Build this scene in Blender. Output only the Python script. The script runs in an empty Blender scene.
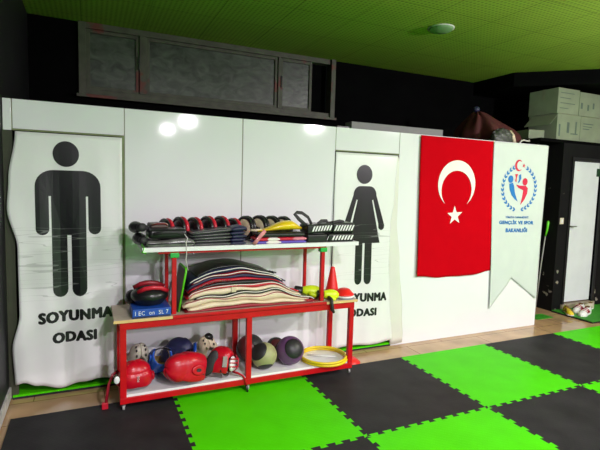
import bpy, bmesh, math, random
from mathutils import Vector, Matrix, Euler
random.seed(7)
sc = bpy.context.scene
COL = sc.collection
PI = math.pi

# ---------------------------------------------------------------- camera
f_px, pitch, yaw, roll = 460.35, .0890, .4285, .0285
fw = Vector((math.sin(yaw)*math.cos(pitch), math.cos(yaw)*math.cos(pitch), -math.sin(pitch)))
r0 = Vector((math.cos(yaw), -math.sin(yaw), 0))
u0 = r0.cross(fw)
rt = r0*math.cos(roll) + u0*math.sin(roll)
up = u0*math.cos(roll) - r0*math.sin(roll)
cam_data = bpy.data.cameras.new('camera')
cam_data.sensor_width = 36
cam_data.lens = f_px/600*36
cam_data.clip_start = .05
cam = bpy.data.objects.new('camera', cam_data)
COL.objects.link(cam)
M = Matrix((rt, up, -fw)).transposed().to_4x4()
M.translation = Vector((-1.528, -3.2646, 1.5256))
cam.matrix_world = M
sc.camera = cam

# ---------------------------------------------------------------- world, light, exposure
world = bpy.data.worlds.new('world')
sc.world = world
world.use_nodes = True
world.node_tree.nodes['Background'].inputs[0].default_value = (.8, .9, 1, 1)
world.node_tree.nodes['Background'].inputs[1].default_value = .003
sc.view_settings.view_transform = 'Standard'
sc.view_settings.look = 'None'
sc.view_settings.gamma = 1
sc.view_settings.exposure = .32
sc.view_settings.use_curve_mapping = False
CEIL = 3.05
LAMPS = [(-.45, -3.9, 125), (.65, -7.6, 260), (.5, -9.8, 200), (3.6, -6.6, 330)]
for lx, ly, pw in LAMPS:
    ld = bpy.data.lights.new('ceiling_lamp_light', 'AREA')
    ld.shape = 'DISK'; ld.size = .24; ld.energy = pw; ld.color = (1.0, .905, 1.0)
    lo = bpy.data.objects.new('ceiling_lamp_light', ld)
    lo.location = (lx, ly, CEIL-.075)
    COL.objects.link(lo)

gd = bpy.data.lights.new('ceiling_fill_light', 'POINT'); gd.energy = 225; gd.shadow_soft_size = .11; gd.color = (1.0, .905, 1.0)  # added fill light, out of view, brightens the right side of the ceiling
FILL_POS = (3.1, -2.5, 2.62)
go = bpy.data.objects.new('ceiling_fill_light', gd); go.location = FILL_POS; COL.objects.link(go)

# ---------------------------------------------------------------- materials
MATS = {}
def mat(name, col, rough=.6, var=.12, scale=8, bump=0, bscale=60, metal=0, spec=.5, coat=0, trans=0, emit=None, stretch=None):
    if name in MATS: return MATS[name]
    m = bpy.data.materials.new(name); m.use_nodes = True
    nt = m.node_tree; N = nt.nodes; Lk = nt.links
    b = N['Principled BSDF']
    b.inputs['Roughness'].default_value = rough
    b.inputs['Metallic'].default_value = metal
    b.inputs['Specular IOR Level'].default_value = spec
    b.inputs['Coat Weight'].default_value = coat
    b.inputs['Coat Roughness'].default_value = .08
    tc = N.new('ShaderNodeTexCoord')
    src = tc.outputs['Object']
    if stretch:
        mp = N.new('ShaderNodeMapping'); mp.inputs['Scale'].default_value = stretch
        Lk.new(src, mp.inputs[0]); src = mp.outputs[0]
    no = N.new('ShaderNodeTexNoise'); no.inputs['Scale'].default_value = scale; no.inputs['Detail'].default_value = 5
    Lk.new(src, no.inputs['Vector'])
    rp = N.new('ShaderNodeValToRGB')
    rp.color_ramp.elements[0].position = .3; rp.color_ramp.elements[1].position = .7
    c = Vector(col)
    lo_ = [max(0, x*(1-var)) for x in c]; hi = [min(1, x*(1+var)) for x in c]
    rp.color_ramp.elements[0].color = (*lo_, 1); rp.color_ramp.elements[1].color = (*hi, 1)
    Lk.new(no.outputs['Fac'], rp.inputs[0]); Lk.new(rp.outputs[0], b.inputs['Base Color'])
    if bump:
        n2 = N.new('ShaderNodeTexNoise'); n2.inputs['Scale'].default_value = bscale; n2.inputs['Detail'].default_value = 4
        Lk.new(src, n2.inputs['Vector'])
        bp = N.new('ShaderNodeBump'); bp.inputs['Strength'].default_value = bump; bp.inputs['Distance'].default_value = .01
        Lk.new(n2.outputs['Fac'], bp.inputs['Height']); Lk.new(bp.outputs[0], b.inputs['Normal'])
    m['ramp'] = rp.name
    MATS[name] = m
    return m
def nodes(m): return m.node_tree.nodes, m.node_tree.links, m.node_tree.nodes['Principled BSDF']

white_lam = mat('white_laminate', (.80, .80, .83), .07, .012, 2, spec=.5)
black_paint = mat('black_wall_paint', (.002, .002, .0023), .85, .3, 3, bump=.1, bscale=25, spec=.05)
left_paint = mat('charcoal_wall_paint', (.012, .0125, .0135), .5, .2, 3, bump=.1, bscale=30, spec=.3)
red_steel = mat('red_painted_steel', (.50, .003, .007), .38, .12, 12, bump=.05, bscale=40, spec=.3)
white_board = mat('white_board', (.80, .80, .80), .35, .04, 6)
wood_top = mat('beige_board_top', (.52, .42, .32), .5, .12, 9, stretch=(1, 6, 6))
yellow_edge = mat('pale_wood_edge', (.72, .50, .20), .5, .08, 20)
rubber_grey = mat('caster_rubber', (.35, .36, .33), .5)
vinyl = mat('white_vinyl', (.78, .79, .78), .33, .02, 4, bump=.25, bscale=5)
print_black = mat('black_print', (.008, .008, .010), .3, .1, 6)
letter_black = mat('black_letters', (.006, .006, .007), .4, .05, 6)
red_cloth = mat('red_flag_cloth', (.53, .0005, .006), .85, .04, 4, bump=.15, bscale=12, spec=.04)
white_cloth = mat('white_flag_cloth', (.83, .81, .76), .75, .03)
satin = mat('pale_satin', (.61, .665, .635), .5, .04, 3, bump=.15, bscale=8)
blue_print = mat('blue_print', (.015, .18, .52), .5, .05)
shaded_mat_green = mat('shaded_mat_green', (.03, .26, .012), .6, .15, 30, bump=.3, bscale=80)  # mat green darkened, shade near the booth put into the colour
red_print = mat('red_print', (.65, .02, .06), .5, .05)
olive_edge = mat('olive_board_edge', (.17, .21, .09), .6, .15, 20)
seam_brown = mat('panel_seam', (.30, .28, .22), .6)
red_foam = mat('red_vinyl_foam', (.50, .003, .016), .30, .10, 10, bump=.12, bscale=18, spec=.4)
dark_red = mat('dark_red_vinyl', (.16, .010, .014), .4)
grey_foam = mat('grey_beige_foam', (.36, .33, .27), .5, .1, 20)
cream_foam = mat('cream_foam', (.62, .52, .36), .5, .18, 25, bump=.2)
gold_foam = mat('ochre_lining', (.30, .21, .09), .6, .2, 20, bump=.2)
blue_foam = mat('blue_vinyl_foam', (.012, .08, .42), .35, .1, 10, coat=.2)
navy = mat('navy_fabric', (.012, .014, .055), .5, .3, 20, bump=.2, bscale=50)
black_vinyl = mat('black_vinyl', (.010, .010, .011), .32, .2, 15, bump=.15, bscale=30)
black_foam = mat('black_foam', (.018, .017, .018), .6, .2, 30, bump=.2)
charcoal = mat('charcoal_vinyl', (.045, .045, .05), .33, .2, 10, bump=.2, bscale=15)
grey_gloss = mat('grey_film', (.16, .16, .15), .25, .35, 25, bump=.3, bscale=20)
brown_pad = mat('brown_grey_pad', (.12, .09, .08), .5, .2)
cream_vinyl = mat('cream_vinyl', (.72, .60, .42), .45, .1, 10, bump=.15, bscale=14)
white_vin = mat('white_piping', (.78, .74, .68), .4, .05)
maroon = mat('maroon_vinyl', (.28, .008, .020), .4, .2, 12, bump=.15, bscale=20)
pad_red = mat('pad_red_vinyl', (.55, .010, .030), .4, .15, 12, bump=.15, bscale=20)
yellow_v = mat('yellow_vinyl', (.78, .55, .01), .3, .08, 8, coat=.3)
pink = mat('pink_strap', (.62, .22, .24), .6, .15, 30)
lime = mat('lime_plastic', (.12, .62, .02), .35, .06)
green_pl = mat('green_plastic_cap', (.02, .42, .06), .35, .1)
dark_green = mat('dark_green_board', (.012, .05, .015), .4, .2)
neon = mat('neon_yellow_vinyl', (.62, .78, .01), .4, .1, 12, bump=.1, bscale=20)
cone_red = mat('cone_red_plastic', (.78, .012, .010), .4, .05)
cone_base = mat('pale_yellow_plastic', (.72, .62, .34), .4, .05)
grey_pl = mat('grey_plastic', (.22, .22, .26), .4, .05)
white_pl = mat('white_plastic', (.78, .78, .77), .4, .04)
ball_olive = mat('olive_rubber', (.33, .33, .15), .5, .06, 20)
ball_purple = mat('purple_rubber', (.14, .055, .16), .5, .08, 20)
ball_black = mat('ball_black_rubber', (.017, .017, .018), .45, .1, 20)
ball_red = mat('ball_dark_red_rubber', (.10, .012, .015), .45, .1, 20)
ring_yellow = mat('ring_yellow_plastic', (.80, .60, .015), .35, .06)
blue_box_m = mat('blue_printed_card', (.010, .07, .38), .45, .08, 14)
door_white = mat('door_white', (.68, .71, .74), .35, .04, 5)
chrome = mat('brushed_metal', (.5, .5, .5), .3, metal=1)
carton = mat('grey_green_carton', (.24, .28, .19), .75, .10, 6, bump=.05)
carton_side = mat('carton_print', (.10, .14, .115), .7)
dull_red = mat('dull_red_cloth', (.065, .008, .008), .8, .25, 8, bump=.3, bscale=10)
plastic_bag = mat('pale_plastic_bag', (.06, .065, .055), .5, .2, 6, bump=.6, bscale=20)
blue_dim = mat('dusty_blue_rubber', (.02, .02, .06), .5)
grey_slab = mat('grey_slab_paint', (.20, .20, .20), .6, .06)
string_m = mat('white_cord', (.75, .73, .68), .7)
light_frame = mat('lamp_housing', (.7, .7, .7), .4)
shoe_yellow = mat('yellow_shoe', (.75, .55, .02), .5)
shoe_dark = mat('shoe_lining', (.12, .06, .01), .7)
frame_paint = mat('window_frame_paint', (.085, .088, .062), .6, .25, 9, bump=.1)
wheel_m = mat('wheel_grey', (.30, .30, .28), .5)
base_trim = mat('white_trim', (.55, .54, .50), .5, .2, 20)
threshold_m = mat('stone_threshold', (.35, .28, .20), .35, .1)

def build_special():
    # foam mats: faint woven relief and a little dust
    for nm, c, va, em in (('green_mat_foam', (.072, .60, .002), .06, .35), ('black_mat_foam', (.026, .025, .026), .25, .2)):
        m = mat(nm, c, .42 if 'green' in nm else .5, va, 5, spec=.07)
        N, L, b = nodes(m)
        tc = N.new('ShaderNodeTexCoord')
        mp = N.new('ShaderNodeMapping'); mp.inputs['Rotation'].default_value = (0, 0, PI/4); L.new(tc.outputs['Object'], mp.inputs[0])
        ck = N.new('ShaderNodeTexVoronoi'); ck.inputs['Scale'].default_value = 34; ck.inputs['Randomness'].default_value = 0
        ck.distance = 'CHEBYCHEV'
        L.new(mp.outputs[0], ck.inputs['Vector'])
        bp = N.new('ShaderNodeBump'); bp.inputs['Strength'].default_value = em; bp.inputs['Distance'].default_value = .012
        L.new(ck.outputs['Distance'], bp.inputs['Height']); L.new(bp.outputs[0], b.inputs['Normal'])
    # polished beige floor tiles
    m = mat('polished_floor', (.47, .31, .17), .12, .22, 3.2, spec=.55)
    N, L, b = nodes(m)
    tc = N.new('ShaderNodeTexCoord')
    mp = N.new('ShaderNodeMapping'); mp.inputs['Rotation'].default_value = (0, 0, 0); mp.inputs['Location'].default_value = (.1, .05, 0)
    L.new(tc.outputs['Object'], mp.inputs[0])
    br = N.new('ShaderNodeTexBrick'); br.offset = .5
    br.inputs['Scale'].default_value = 1; br.inputs['Brick Width'].default_value = .9; br.inputs['Row Height'].default_value = .3
    br.inputs['Mortar Size'].default_value = .0035
    br.inputs['Color1'].default_value = (.95, .95, .95, 1); br.inputs['Color2'].default_value = (1.0, .94, .86, 1); br.inputs['Mortar'].default_value = (.45, .36, .28, 1)
    L.new(mp.outputs[0], br.inputs['Vector'])
    mx = N.new('ShaderNodeMix'); mx.data_type = 'RGBA'; mx.blend_type = 'MULTIPLY'; mx.inputs[0].default_value = 1
    L.new(N[m['ramp']].outputs[0], mx.inputs[6]); L.new(br.outputs['Color'], mx.inputs[7]); L.new(mx.outputs[2], b.inputs['Base Color'])
    MATS['polished_floor'] = m
    # ceiling: 0.6 m panels pressed with fine rows of dimples
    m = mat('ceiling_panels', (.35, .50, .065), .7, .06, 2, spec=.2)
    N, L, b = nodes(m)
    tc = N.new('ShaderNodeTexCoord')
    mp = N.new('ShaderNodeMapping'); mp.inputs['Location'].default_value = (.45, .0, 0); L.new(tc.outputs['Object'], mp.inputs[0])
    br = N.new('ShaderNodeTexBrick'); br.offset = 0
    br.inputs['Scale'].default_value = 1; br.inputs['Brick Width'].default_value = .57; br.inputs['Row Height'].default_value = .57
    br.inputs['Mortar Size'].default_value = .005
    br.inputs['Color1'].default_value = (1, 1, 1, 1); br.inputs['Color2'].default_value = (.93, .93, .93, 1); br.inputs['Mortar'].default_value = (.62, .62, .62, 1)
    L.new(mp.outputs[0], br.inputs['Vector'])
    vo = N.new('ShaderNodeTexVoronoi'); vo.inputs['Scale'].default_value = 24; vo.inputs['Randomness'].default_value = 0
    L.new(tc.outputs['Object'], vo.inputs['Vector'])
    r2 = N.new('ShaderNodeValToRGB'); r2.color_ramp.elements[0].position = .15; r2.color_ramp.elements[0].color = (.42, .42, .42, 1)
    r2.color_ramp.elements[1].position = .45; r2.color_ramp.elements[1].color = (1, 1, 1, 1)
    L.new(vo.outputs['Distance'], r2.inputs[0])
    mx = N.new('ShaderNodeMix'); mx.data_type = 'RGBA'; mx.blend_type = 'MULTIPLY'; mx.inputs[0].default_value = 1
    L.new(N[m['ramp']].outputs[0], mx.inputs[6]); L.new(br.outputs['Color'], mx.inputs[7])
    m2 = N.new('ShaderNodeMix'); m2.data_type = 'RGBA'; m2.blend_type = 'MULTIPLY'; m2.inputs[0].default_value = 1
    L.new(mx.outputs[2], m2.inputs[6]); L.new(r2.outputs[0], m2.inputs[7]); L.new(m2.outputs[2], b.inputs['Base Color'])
    # window glass, caked with dust
    m = mat('dusty_glass', (.065, .078, .062), .4, .6, 7, bump=.2, bscale=14, stretch=(1, 1, 1.6))
    N, L, b = nodes(m)
    N['Noise Texture'].inputs['Distortion'].default_value = 1.2
    # red stains on the old frames
    N, L, b = nodes(frame_paint)
    tc = N.new('ShaderNodeTexCoord')
    n3 = N.new('ShaderNodeTexNoise'); n3.inputs['Scale'].default_value = 4; n3.inputs['Detail'].default_value = 3; L.new(tc.outputs['Object'], n3.inputs['Vector'])
    r3 = N.new('ShaderNodeValToRGB'); r3.color_ramp.elements[0].position = .61; r3.color_ramp.elements[1].position = .66
    L.new(n3.outputs['Fac'], r3.inputs[0])
    mx = N.new('ShaderNodeMix'); mx.data_type = 'RGBA'; L.new(r3.outputs[0], mx.inputs[0])
    L.new(N[frame_paint['ramp']].outputs[0], mx.inputs[6]); mx.inputs[7].default_value = (.16, .045, .035, 1)
    L.new(mx.outputs[2], b.inputs['Base Color'])
    # chipped booth paint
    m = mat('chipped_black_paint', (.005, .005, .0055), .6, .2, 4, spec=.2)
    N, L, b = nodes(m)
    tc = N.new('ShaderNodeTexCoord')
    n3 = N.new('ShaderNodeTexNoise'); n3.inputs['Scale'].default_value = 9; n3.inputs['Detail'].default_value = 6; L.new(tc.outputs['Object'], n3.inputs['Vector'])
    sx = N.new('ShaderNodeSeparateXYZ'); L.new(tc.outputs['Object'], sx.inputs[0])
    mr = N.new('ShaderNodeMapRange'); mr.inputs[1].default_value = .1; mr.inputs[2].default_value = 1.0; mr.inputs[3].default_value = .03; mr.inputs[4].default_value = -.06
    L.new(sx.outputs['Z'], mr.inputs[0])
    ad = N.new('ShaderNodeMath'); ad.operation = 'ADD'; L.new(n3.outputs['Fac'], ad.inputs[0]); L.new(mr.outputs[0], ad.inputs[1])
    r3 = N.new('ShaderNodeValToRGB'); r3.color_ramp.elements[0].position = .64; r3.color_ramp.elements[1].position = .66
    L.new(ad.outputs[0], r3.inputs[0])
    mx = N.new('ShaderNodeMix'); mx.data_type = 'RGBA'; L.new(r3.outputs[0], mx.inputs[0])
    L.new(N[m['ramp']].outputs[0], mx.inputs[6]); mx.inputs[7].default_value = (.22, .20, .17, 1)
    L.new(mx.outputs[2], b.inputs['Base Color'])
    # creases worn into vinyl and print: thin near-horizontal lines
    for m, cc, amt in ((vinyl, (.46, .47, .46, 1), .6), (print_black, (.16, .16, .16, 1), .7)):
        N, L, b = nodes(m)
        tc = N.new('ShaderNodeTexCoord')
        mp = N.new('ShaderNodeMapping'); mp.inputs['Scale'].default_value = (1.1, 0, 17)
        L.new(tc.outputs['Object'], mp.inputs[0])
        n3 = N.new('ShaderNodeTexNoise'); n3.inputs['Scale'].default_value = 1; n3.inputs['Detail'].default_value = 1; L.new(mp.outputs[0], n3.inputs['Vector'])
        # |noise-.5| small -> line
        s1 = N.new('ShaderNodeMath'); s1.operation = 'SUBTRACT'; L.new(n3.outputs['Fac'], s1.inputs[0]); s1.inputs[1].default_value = .5
        s2 = N.new('ShaderNodeMath'); s2.operation = 'ABSOLUTE'; L.new(s1.outputs[0], s2.inputs[0])
        s3 = N.new('ShaderNodeMath'); s3.operation = 'LESS_THAN'; L.new(s2.outputs[0], s3.inputs[0]); s3.inputs[1].default_value = .0055
        sx = N.new('ShaderNodeSeparateXYZ'); L.new(tc.outputs['Object'], sx.inputs[0])
        g1 = N.new('ShaderNodeMath'); g1.operation = 'GREATER_THAN'; L.new(sx.outputs['Z'], g1.inputs[0]); g1.inputs[1].default_value = .66
        g2 = N.new('ShaderNodeMath'); g2.operation = 'LESS_THAN'; L.new(sx.outputs['Z'], g2.inputs[0]); g2.inputs[1].default_value = 1.18
        m1 = N.new('ShaderNodeMath'); m1.operation = 'MULTIPLY'; L.new(g1.outputs[0], m1.inputs[0]); L.new(g2.outputs[0], m1.inputs[1])
        m2 = N.new('ShaderNodeMath'); m2.operation = 'MULTIPLY'; L.new(m1.outputs[0], m2.inputs[0]); L.new(s3.outputs[0], m2.inputs[1])
        m3 = N.new('ShaderNodeMath'); m3.operation = 'MULTIPLY'; L.new(m2.outputs[0], m3.inputs[0]); m3.inputs[1].default_value = amt
        mx = N.new('ShaderNodeMix'); mx.data_type = 'RGBA'; L.new(m3.outputs[0], mx.inputs[0])
        L.new(N[m['ramp']].outputs[0], mx.inputs[6]); mx.inputs[7].default_value = cc
        L.new(mx.outputs[2], b.inputs['Base Color'])
build_special()
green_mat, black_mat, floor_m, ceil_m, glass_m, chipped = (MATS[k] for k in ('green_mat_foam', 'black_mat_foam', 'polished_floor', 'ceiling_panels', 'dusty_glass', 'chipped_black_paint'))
lamp_glow = bpy.data.materials.new('lamp_diffuser'); lamp_glow.use_nodes = True
_b = lamp_glow.node_tree.nodes['Principled BSDF']; _b.inputs['Emission Color'].default_value = (1, .98, .95, 1); _b.inputs['Emission Strength'].default_value = 30

# ---------------------------------------------------------------- helpers
def B(): return bmesh.new()
def obj(name, bm, m, parent=None, smooth=False, loc=None, rot=None, bevel=0, sub=0, solid=0, fix=True):
    if fix: bmesh.ops.recalc_face_normals(bm, faces=bm.faces[:])
    me = bpy.data.meshes.new(name); bm.to_mesh(me); bm.free()
    for mm in (m if isinstance(m, (list, tuple)) else [m]): me.materials.append(mm)
    if smooth:
        for p in me.polygons: p.use_smooth = True
    o = bpy.data.objects.new(name, me); COL.objects.link(o)
    if parent: o.parent = parent
    if loc: o.location = loc
    if rot: o.rotation_euler = rot
    if solid:
        md = o.modifiers.new('s', 'SOLIDIFY'); md.thickness = solid; md.offset = 0
    if bevel:
        md = o.modifiers.new('b', 'BEVEL'); md.width = bevel; md.segments = 3; md.limit_method = 'ANGLE'; md.angle_limit = .6
        for p in me.polygons: p.use_smooth = True
        w = o.modifiers.new('w', 'WEIGHTED_NORMAL')
    if sub:
        md = o.modifiers.new('u', 'SUBSURF'); md.levels = sub; md.render_levels = sub
        for p in me.polygons: p.use_smooth = True
    return o
def thing(name, label, cat, loc=(0, 0, 0), rot=(0, 0, 0), group=None):
    o = bpy.data.objects.new(name, None); o.empty_display_size = .05; COL.objects.link(o)
    o.location = loc; o.rotation_euler = rot; o['label'] = label; o['category'] = cat
    if group: o['group'] = group
    return o
def tag(o, label, cat, group=None):
    o['label'] = label; o['category'] = cat
    if group: o['group'] = group
    return o
def struct(name, bm, m, parent=None, **k):
    o = obj(name, bm, m, parent, **k)
    if parent is None: o['kind'] = 'structure'
    return o
def box(bm, x0, x1, y0, y1, z0, z1, mi=0):
    vs = [bm.verts.new(p) for p in ((x0,y0,z0),(x1,y0,z0),(x1,y1,z0),(x0,y1,z0),(x0,y0,z1),(x1,y0,z1),(x1,y1,z1),(x0,y1,z1))]
    for q in ((0,3,2,1),(4,5,6,7),(0,1,5,4),(1,2,6,5),(2,3,7,6),(3,0,4,7)):
        bm.faces.new([vs[i] for i in q]).material_index = mi
    return bm
def frame_of(d):
    d = d.normalized(); a = Vector((0, 0, 1)) if abs(d.z) < .9 else Vector((1, 0, 0))
    u = d.cross(a).normalized(); return u, d.cross(u).normalized()
def tube(bm, pts, r, seg=8, closed=False, rz=None):
    pts = [Vector(p) for p in pts]; n = len(pts); rings = []
    pu = None
    for i, p in enumerate(pts):
        if closed: d = pts[(i+1) % n]-pts[i-1]
        else: d = pts[min(i+1, n-1)]-pts[max(i-1, 0)]
        u, v = frame_of(d)
        if pu is not None:
            u = (pu - d.normalized()*pu.dot(d.normalized())).normalized(); v = d.normalized().cross(u)
        pu = u
        rr = r[i] if isinstance(r, (list, tuple)) else r
        rings.append([bm.verts.new(p + u*math.cos(2*PI*k/seg)*rr + v*math.sin(2*PI*k/seg)*(rz if rz else rr)) for k in range(seg)])
    m = n if closed else n-1
    for i in range(m):
        a, b = rings[i], rings[(i+1) % n]
        for k in range(seg): bm.faces.new((a[k], a[(k+1) % seg], b[(k+1) % seg], b[k]))
    if not closed:
        bm.faces.new(rings[0][::-1]); bm.faces.new(rings[-1])
    return bm
def lathe(bm, prof, seg=24, axis='z', c=(0, 0, 0)):
    c = Vector(c); rings = []
    for r, h in prof:
        ring = []
        for k in range(seg):
            a = 2*PI*k/seg
            p = (r*math.cos(a), r*math.sin(a), h) if axis == 'z' else ((h, r*math.cos(a), r*math.sin(a)) if axis == 'x' else (r*math.cos(a), h, r*math.sin(a)))
            ring.append(bm.verts.new(c+Vector(p)))
        rings.append(ring)
    for a, b in zip(rings, rings[1:]):
        for k in range(seg): bm.faces.new((a[k], a[(k+1) % seg], b[(k+1) % seg], b[k]))
    bm.faces.new(rings[0][::-1]); bm.faces.new(rings[-1])
    return bm
def ell(bm, c, r, rot=(0, 0, 0), seg=20):
    g = bmesh.ops.create_uvsphere(bm, u_segments=seg, v_segments=seg*2//3, radius=1)
    mm = Matrix.Translation(c) @ Euler(rot).to_matrix().to_4x4() @ Matrix.Diagonal((*r, 1))
    bmesh.ops.transform(bm, matrix=mm, verts=g['verts'])
    return bm
def torus(bm, c, R, r, seg=40, ss=10, axis='z'):
    pts = []
    for k in range(seg):
        a = 2*PI*k/seg
        q = {'z': (R*math.cos(a), R*math.sin(a), 0), 'x': (0, R*math.cos(a), R*math.sin(a)), 'y': (R*math.cos(a), 0, R*math.sin(a))}[axis]
        pts.append(Vector(c)+Vector(q))
    return tube(bm, pts, r, ss, True)
def poly2(bm, pts, y=0, mi=0):
    f = bm.faces.new([bm.verts.new((x, y, z)) for x, z in pts]); f.material_index = mi
    return bm
def drape(bm, fn, off, step=.04):
    """cut a flat drawing finely and lay it on the hanging surface y = fn(x, z)"""
    for f in bm.faces: f.normal_update()
    bmesh.ops.triangulate(bm, faces=bm.faces[:])
    xs = [v.co.x for v in bm.verts]; zs = [v.co.z for v in bm.verts]
    for lo, hi, nrm, ax in ((min(xs), max(xs), (1, 0, 0), 0), (min(zs), max(zs), (0, 0, 1), 2)):
        st = step if ax == 0 else step*3
        q = math.ceil(lo/st)*st
        while q < hi:
            co = [0, 0, 0]; co[ax] = q
            bmesh.ops.bisect_plane(bm, geom=bm.verts[:]+bm.edges[:]+bm.faces[:], plane_co=co, plane_no=nrm)
            q += st
    for v in bm.verts: v.co.y = fn(v.co.x, v.co.z) - off
    for f in bm.faces:
        f.normal_update()
        if f.normal.y > 0: f.normal_flip()
    return bm
def text_bm(s, size, bold=0, x=0, z=0, align='CENTER', width=None, slope=0, shear=0, height=None):
    c = bpy.data.curves.new('t', 'FONT'); c.body = s; c.size = size; c.offset = bold; c.align_x = align; c.shear = shear
    c.resolution_u = 3; c.space_character = 1.12
    o = bpy.data.objects.new('t', c); COL.objects.link(o)
    dg = bpy.context.evaluated_depsgraph_get(); dg.update()
    me = bpy.data.meshes.new_from_object(o.evaluated_get(dg))
    bm = B(); bm.from_mesh(me)
    bpy.data.objects.remove(o); bpy.data.curves.remove(c); bpy.data.meshes.remove(me)
    bmesh.ops.remove_doubles(bm, verts=bm.verts[:], dist=1e-5)
    xs = [v.co.x for v in bm.verts]; ys = [v.co.y for v in bm.verts]
    mnx, mxx, mny, mxy = min(xs), max(xs), min(ys), max(ys)
    sx = width/(mxx-mnx) if width else 1
    sy = height/(mxy-mny) if height else 1
    for v in bm.verts:
        px = (v.co.x-(mnx+mxx)/2)*sx; pz = (v.co.y-(mny+mxy)/2)*sy
        v.co = Vector((x+px, 0, z+pz+slope*px))
    return bm
def circ(cx, cz, r, n=32, rz=None): return [(cx+r*math.cos(2*PI*k/n), cz+(rz or r)*math.sin(2*PI*k/n)) for k in range(n)]
def rbox(name, dims, m, parent=None, loc=(0, 0, 0), rot=(0, 0, 0), bev=.01):
    bm = B(); x, y, z = dims; box(bm, -x/2, x/2, -y/2, y/2, 0, z)
    return obj(name, bm, m, parent, loc=loc, rot=rot, bevel=bev)

# ---------------------------------------------------------------- setting
FZ = -.018
WY = .327
XL, XR = -2.05, 5.6
bm = B(); box(bm, XL-.1, XR, -.02, 2.0, FZ-.05, FZ); box(bm, 4.0, XR, -11, -.02, FZ-.05, FZ); box(bm, XL-.1, 4.0, -2.0, -.02, FZ-.05, FZ)
struct('floor', bm, floor_m)
# rest of the mat-covered floor, behind the camera
m = mat('mat_checker', (.04, .5, .004), .5); N, L, b = nodes(m)
tc = N.new('ShaderNodeTexCoord'); ck = N.new('ShaderNodeTexChecker'); ck.inputs['Scale'].default_value = 1
mp = N.new('ShaderNodeMapping'); mp.inputs['Location'].default_value = (0, 0, .5); L.new(tc.outputs['Object'], mp.inputs[0])
L.new(mp.outputs[0], ck.inputs['Vector']); L.new(N[m['ramp']].outputs[0], ck.inputs[1]); ck.inputs[2].default_value = (.036, .036, .037, 1)
L.new(ck.outputs[0], b.inputs['Base Color'])
bm = B(); box(bm, -2.0, 4.0, -11, -2.0, FZ-.05, 0); struct('floor', bm, m)
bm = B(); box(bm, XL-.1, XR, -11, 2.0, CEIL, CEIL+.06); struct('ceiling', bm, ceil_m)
bm = B(); box(bm, XL-.1, XL, -11, 2.0, FZ, CEIL); struct('wall_left', bm, left_paint)
# back wall with a window opening
WX0, WX1, WZ0, WZ1, BY = -1.62, 1.23, 2.35, 3.05, 1.9
bm = B(); box(bm, XL, WX0, BY, BY+.12, FZ, CEIL); box(bm, WX1, XR, BY, BY+.12, FZ, CEIL); box(bm, WX0, WX1, BY, BY+.12, FZ, WZ0)
struct('wall_back', bm, black_paint)
bm = B(); box(bm, XR, XR+.1, -11, 2.0, FZ, CEIL); struct('wall_right', bm, mat('grey_wall', (.10, .10, .10), .6))
bm = B(); box(bm, XL-.1, XR+.1, -11.1, -11, FZ, CEIL); struct('wall_rear', bm, mat('grey_rear_wall', (.16, .16, .16), .6))
# black block with a slanted front, just below the ceiling, far right corner
bm = B()
pts = [(3.52, 1.9), (3.52, 1.2), (4.26, .52), (5.2, -.35), (5.6, -.35), (5.6, 1.9)]
lo = [bm.verts.new((x, y, 2.87)) for x, y in pts]; hi = [bm.verts.new((x, y, CEIL)) for x, y in pts]
bm.faces.new(lo[::-1]); bm.faces.new(hi)
for i in range(len(pts)): bm.faces.new((lo[i], lo[(i+1) % 6], hi[(i+1) % 6], hi[i]))
struct('trim_1', bm, black_paint)
bm = B(); box(bm, XL, XL+.012, -11, WY, 0, .075); struct('baseboard_left', bm, base_trim)

# window
win = thing('window_1', '', '', (0, 0, 0)); del win['label']; del win['category']; win['kind'] = 'structure'
bm = B(); y0, y1 = BY-.03, BY+.08
box(bm, WX0, WX0+.07, y0, y1, WZ0, WZ1); box(bm, WX1-.06, WX1, y0-.03, y1, WZ0, WZ1)
box(bm, WX0+.07, WX1-.06, y0, y1, WZ0, WZ0+.055); box(bm, WX0+.07, WX1-.06, y0, y1, WZ1-.06, WZ1)
box(bm, -1.05, -.985, y0, y1, WZ0+.055, WZ1-.06); box(bm, .485, .515, y0, y1, WZ0+.055, WZ1-.06)
box(bm, WX0-.02, WX1+.02, y0-.05, y0, WZ0-.03, WZ0)
obj('window_frame', bm, frame_paint, win, bevel=.004)
for x0, x1 in ((-1.55, -1.05), (-.985, .485), (.515, .93)):
    bm = B(); t = .035
    za, zb = WZ0+.055, WZ1-.06
    ya, yb_ = BY-.012, BY+.03
    box(bm, x0, x0+t, ya, yb_, za, zb); box(bm, x1-t, x1, ya, yb_, za, zb)
    box(bm, x0+t, x1-t, ya, yb_, za, za+t); box(bm, x0+t, x1-t, ya, yb_, zb-t, zb)
    s = obj('sash', bm, frame_paint, win, bevel=.003)
    bm = B(); box(bm, x0+t, x1-t, BY+.006, BY+.012, za+t, zb-t); obj('pane', bm, glass_m, s)
bm = B(); box(bm, .93, WX1-.06, BY+.09, BY+.1, WZ0, WZ1); obj('opening_backing', bm, black_paint, win)
bm = B(); box(bm, -1.55, .93, BY+.05, BY+.055, WZ0+.05, WZ1-.06); obj('outer_shutter', bm, mat('soot', (.02, .025, .02), .7), win)
for hx in (.525, -1.06):
    bm = B(); box(bm, hx, hx+.012, BY-.035, BY-.012, 2.65, 2.78); obj('window_catch', bm, black_vinyl, win)

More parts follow.
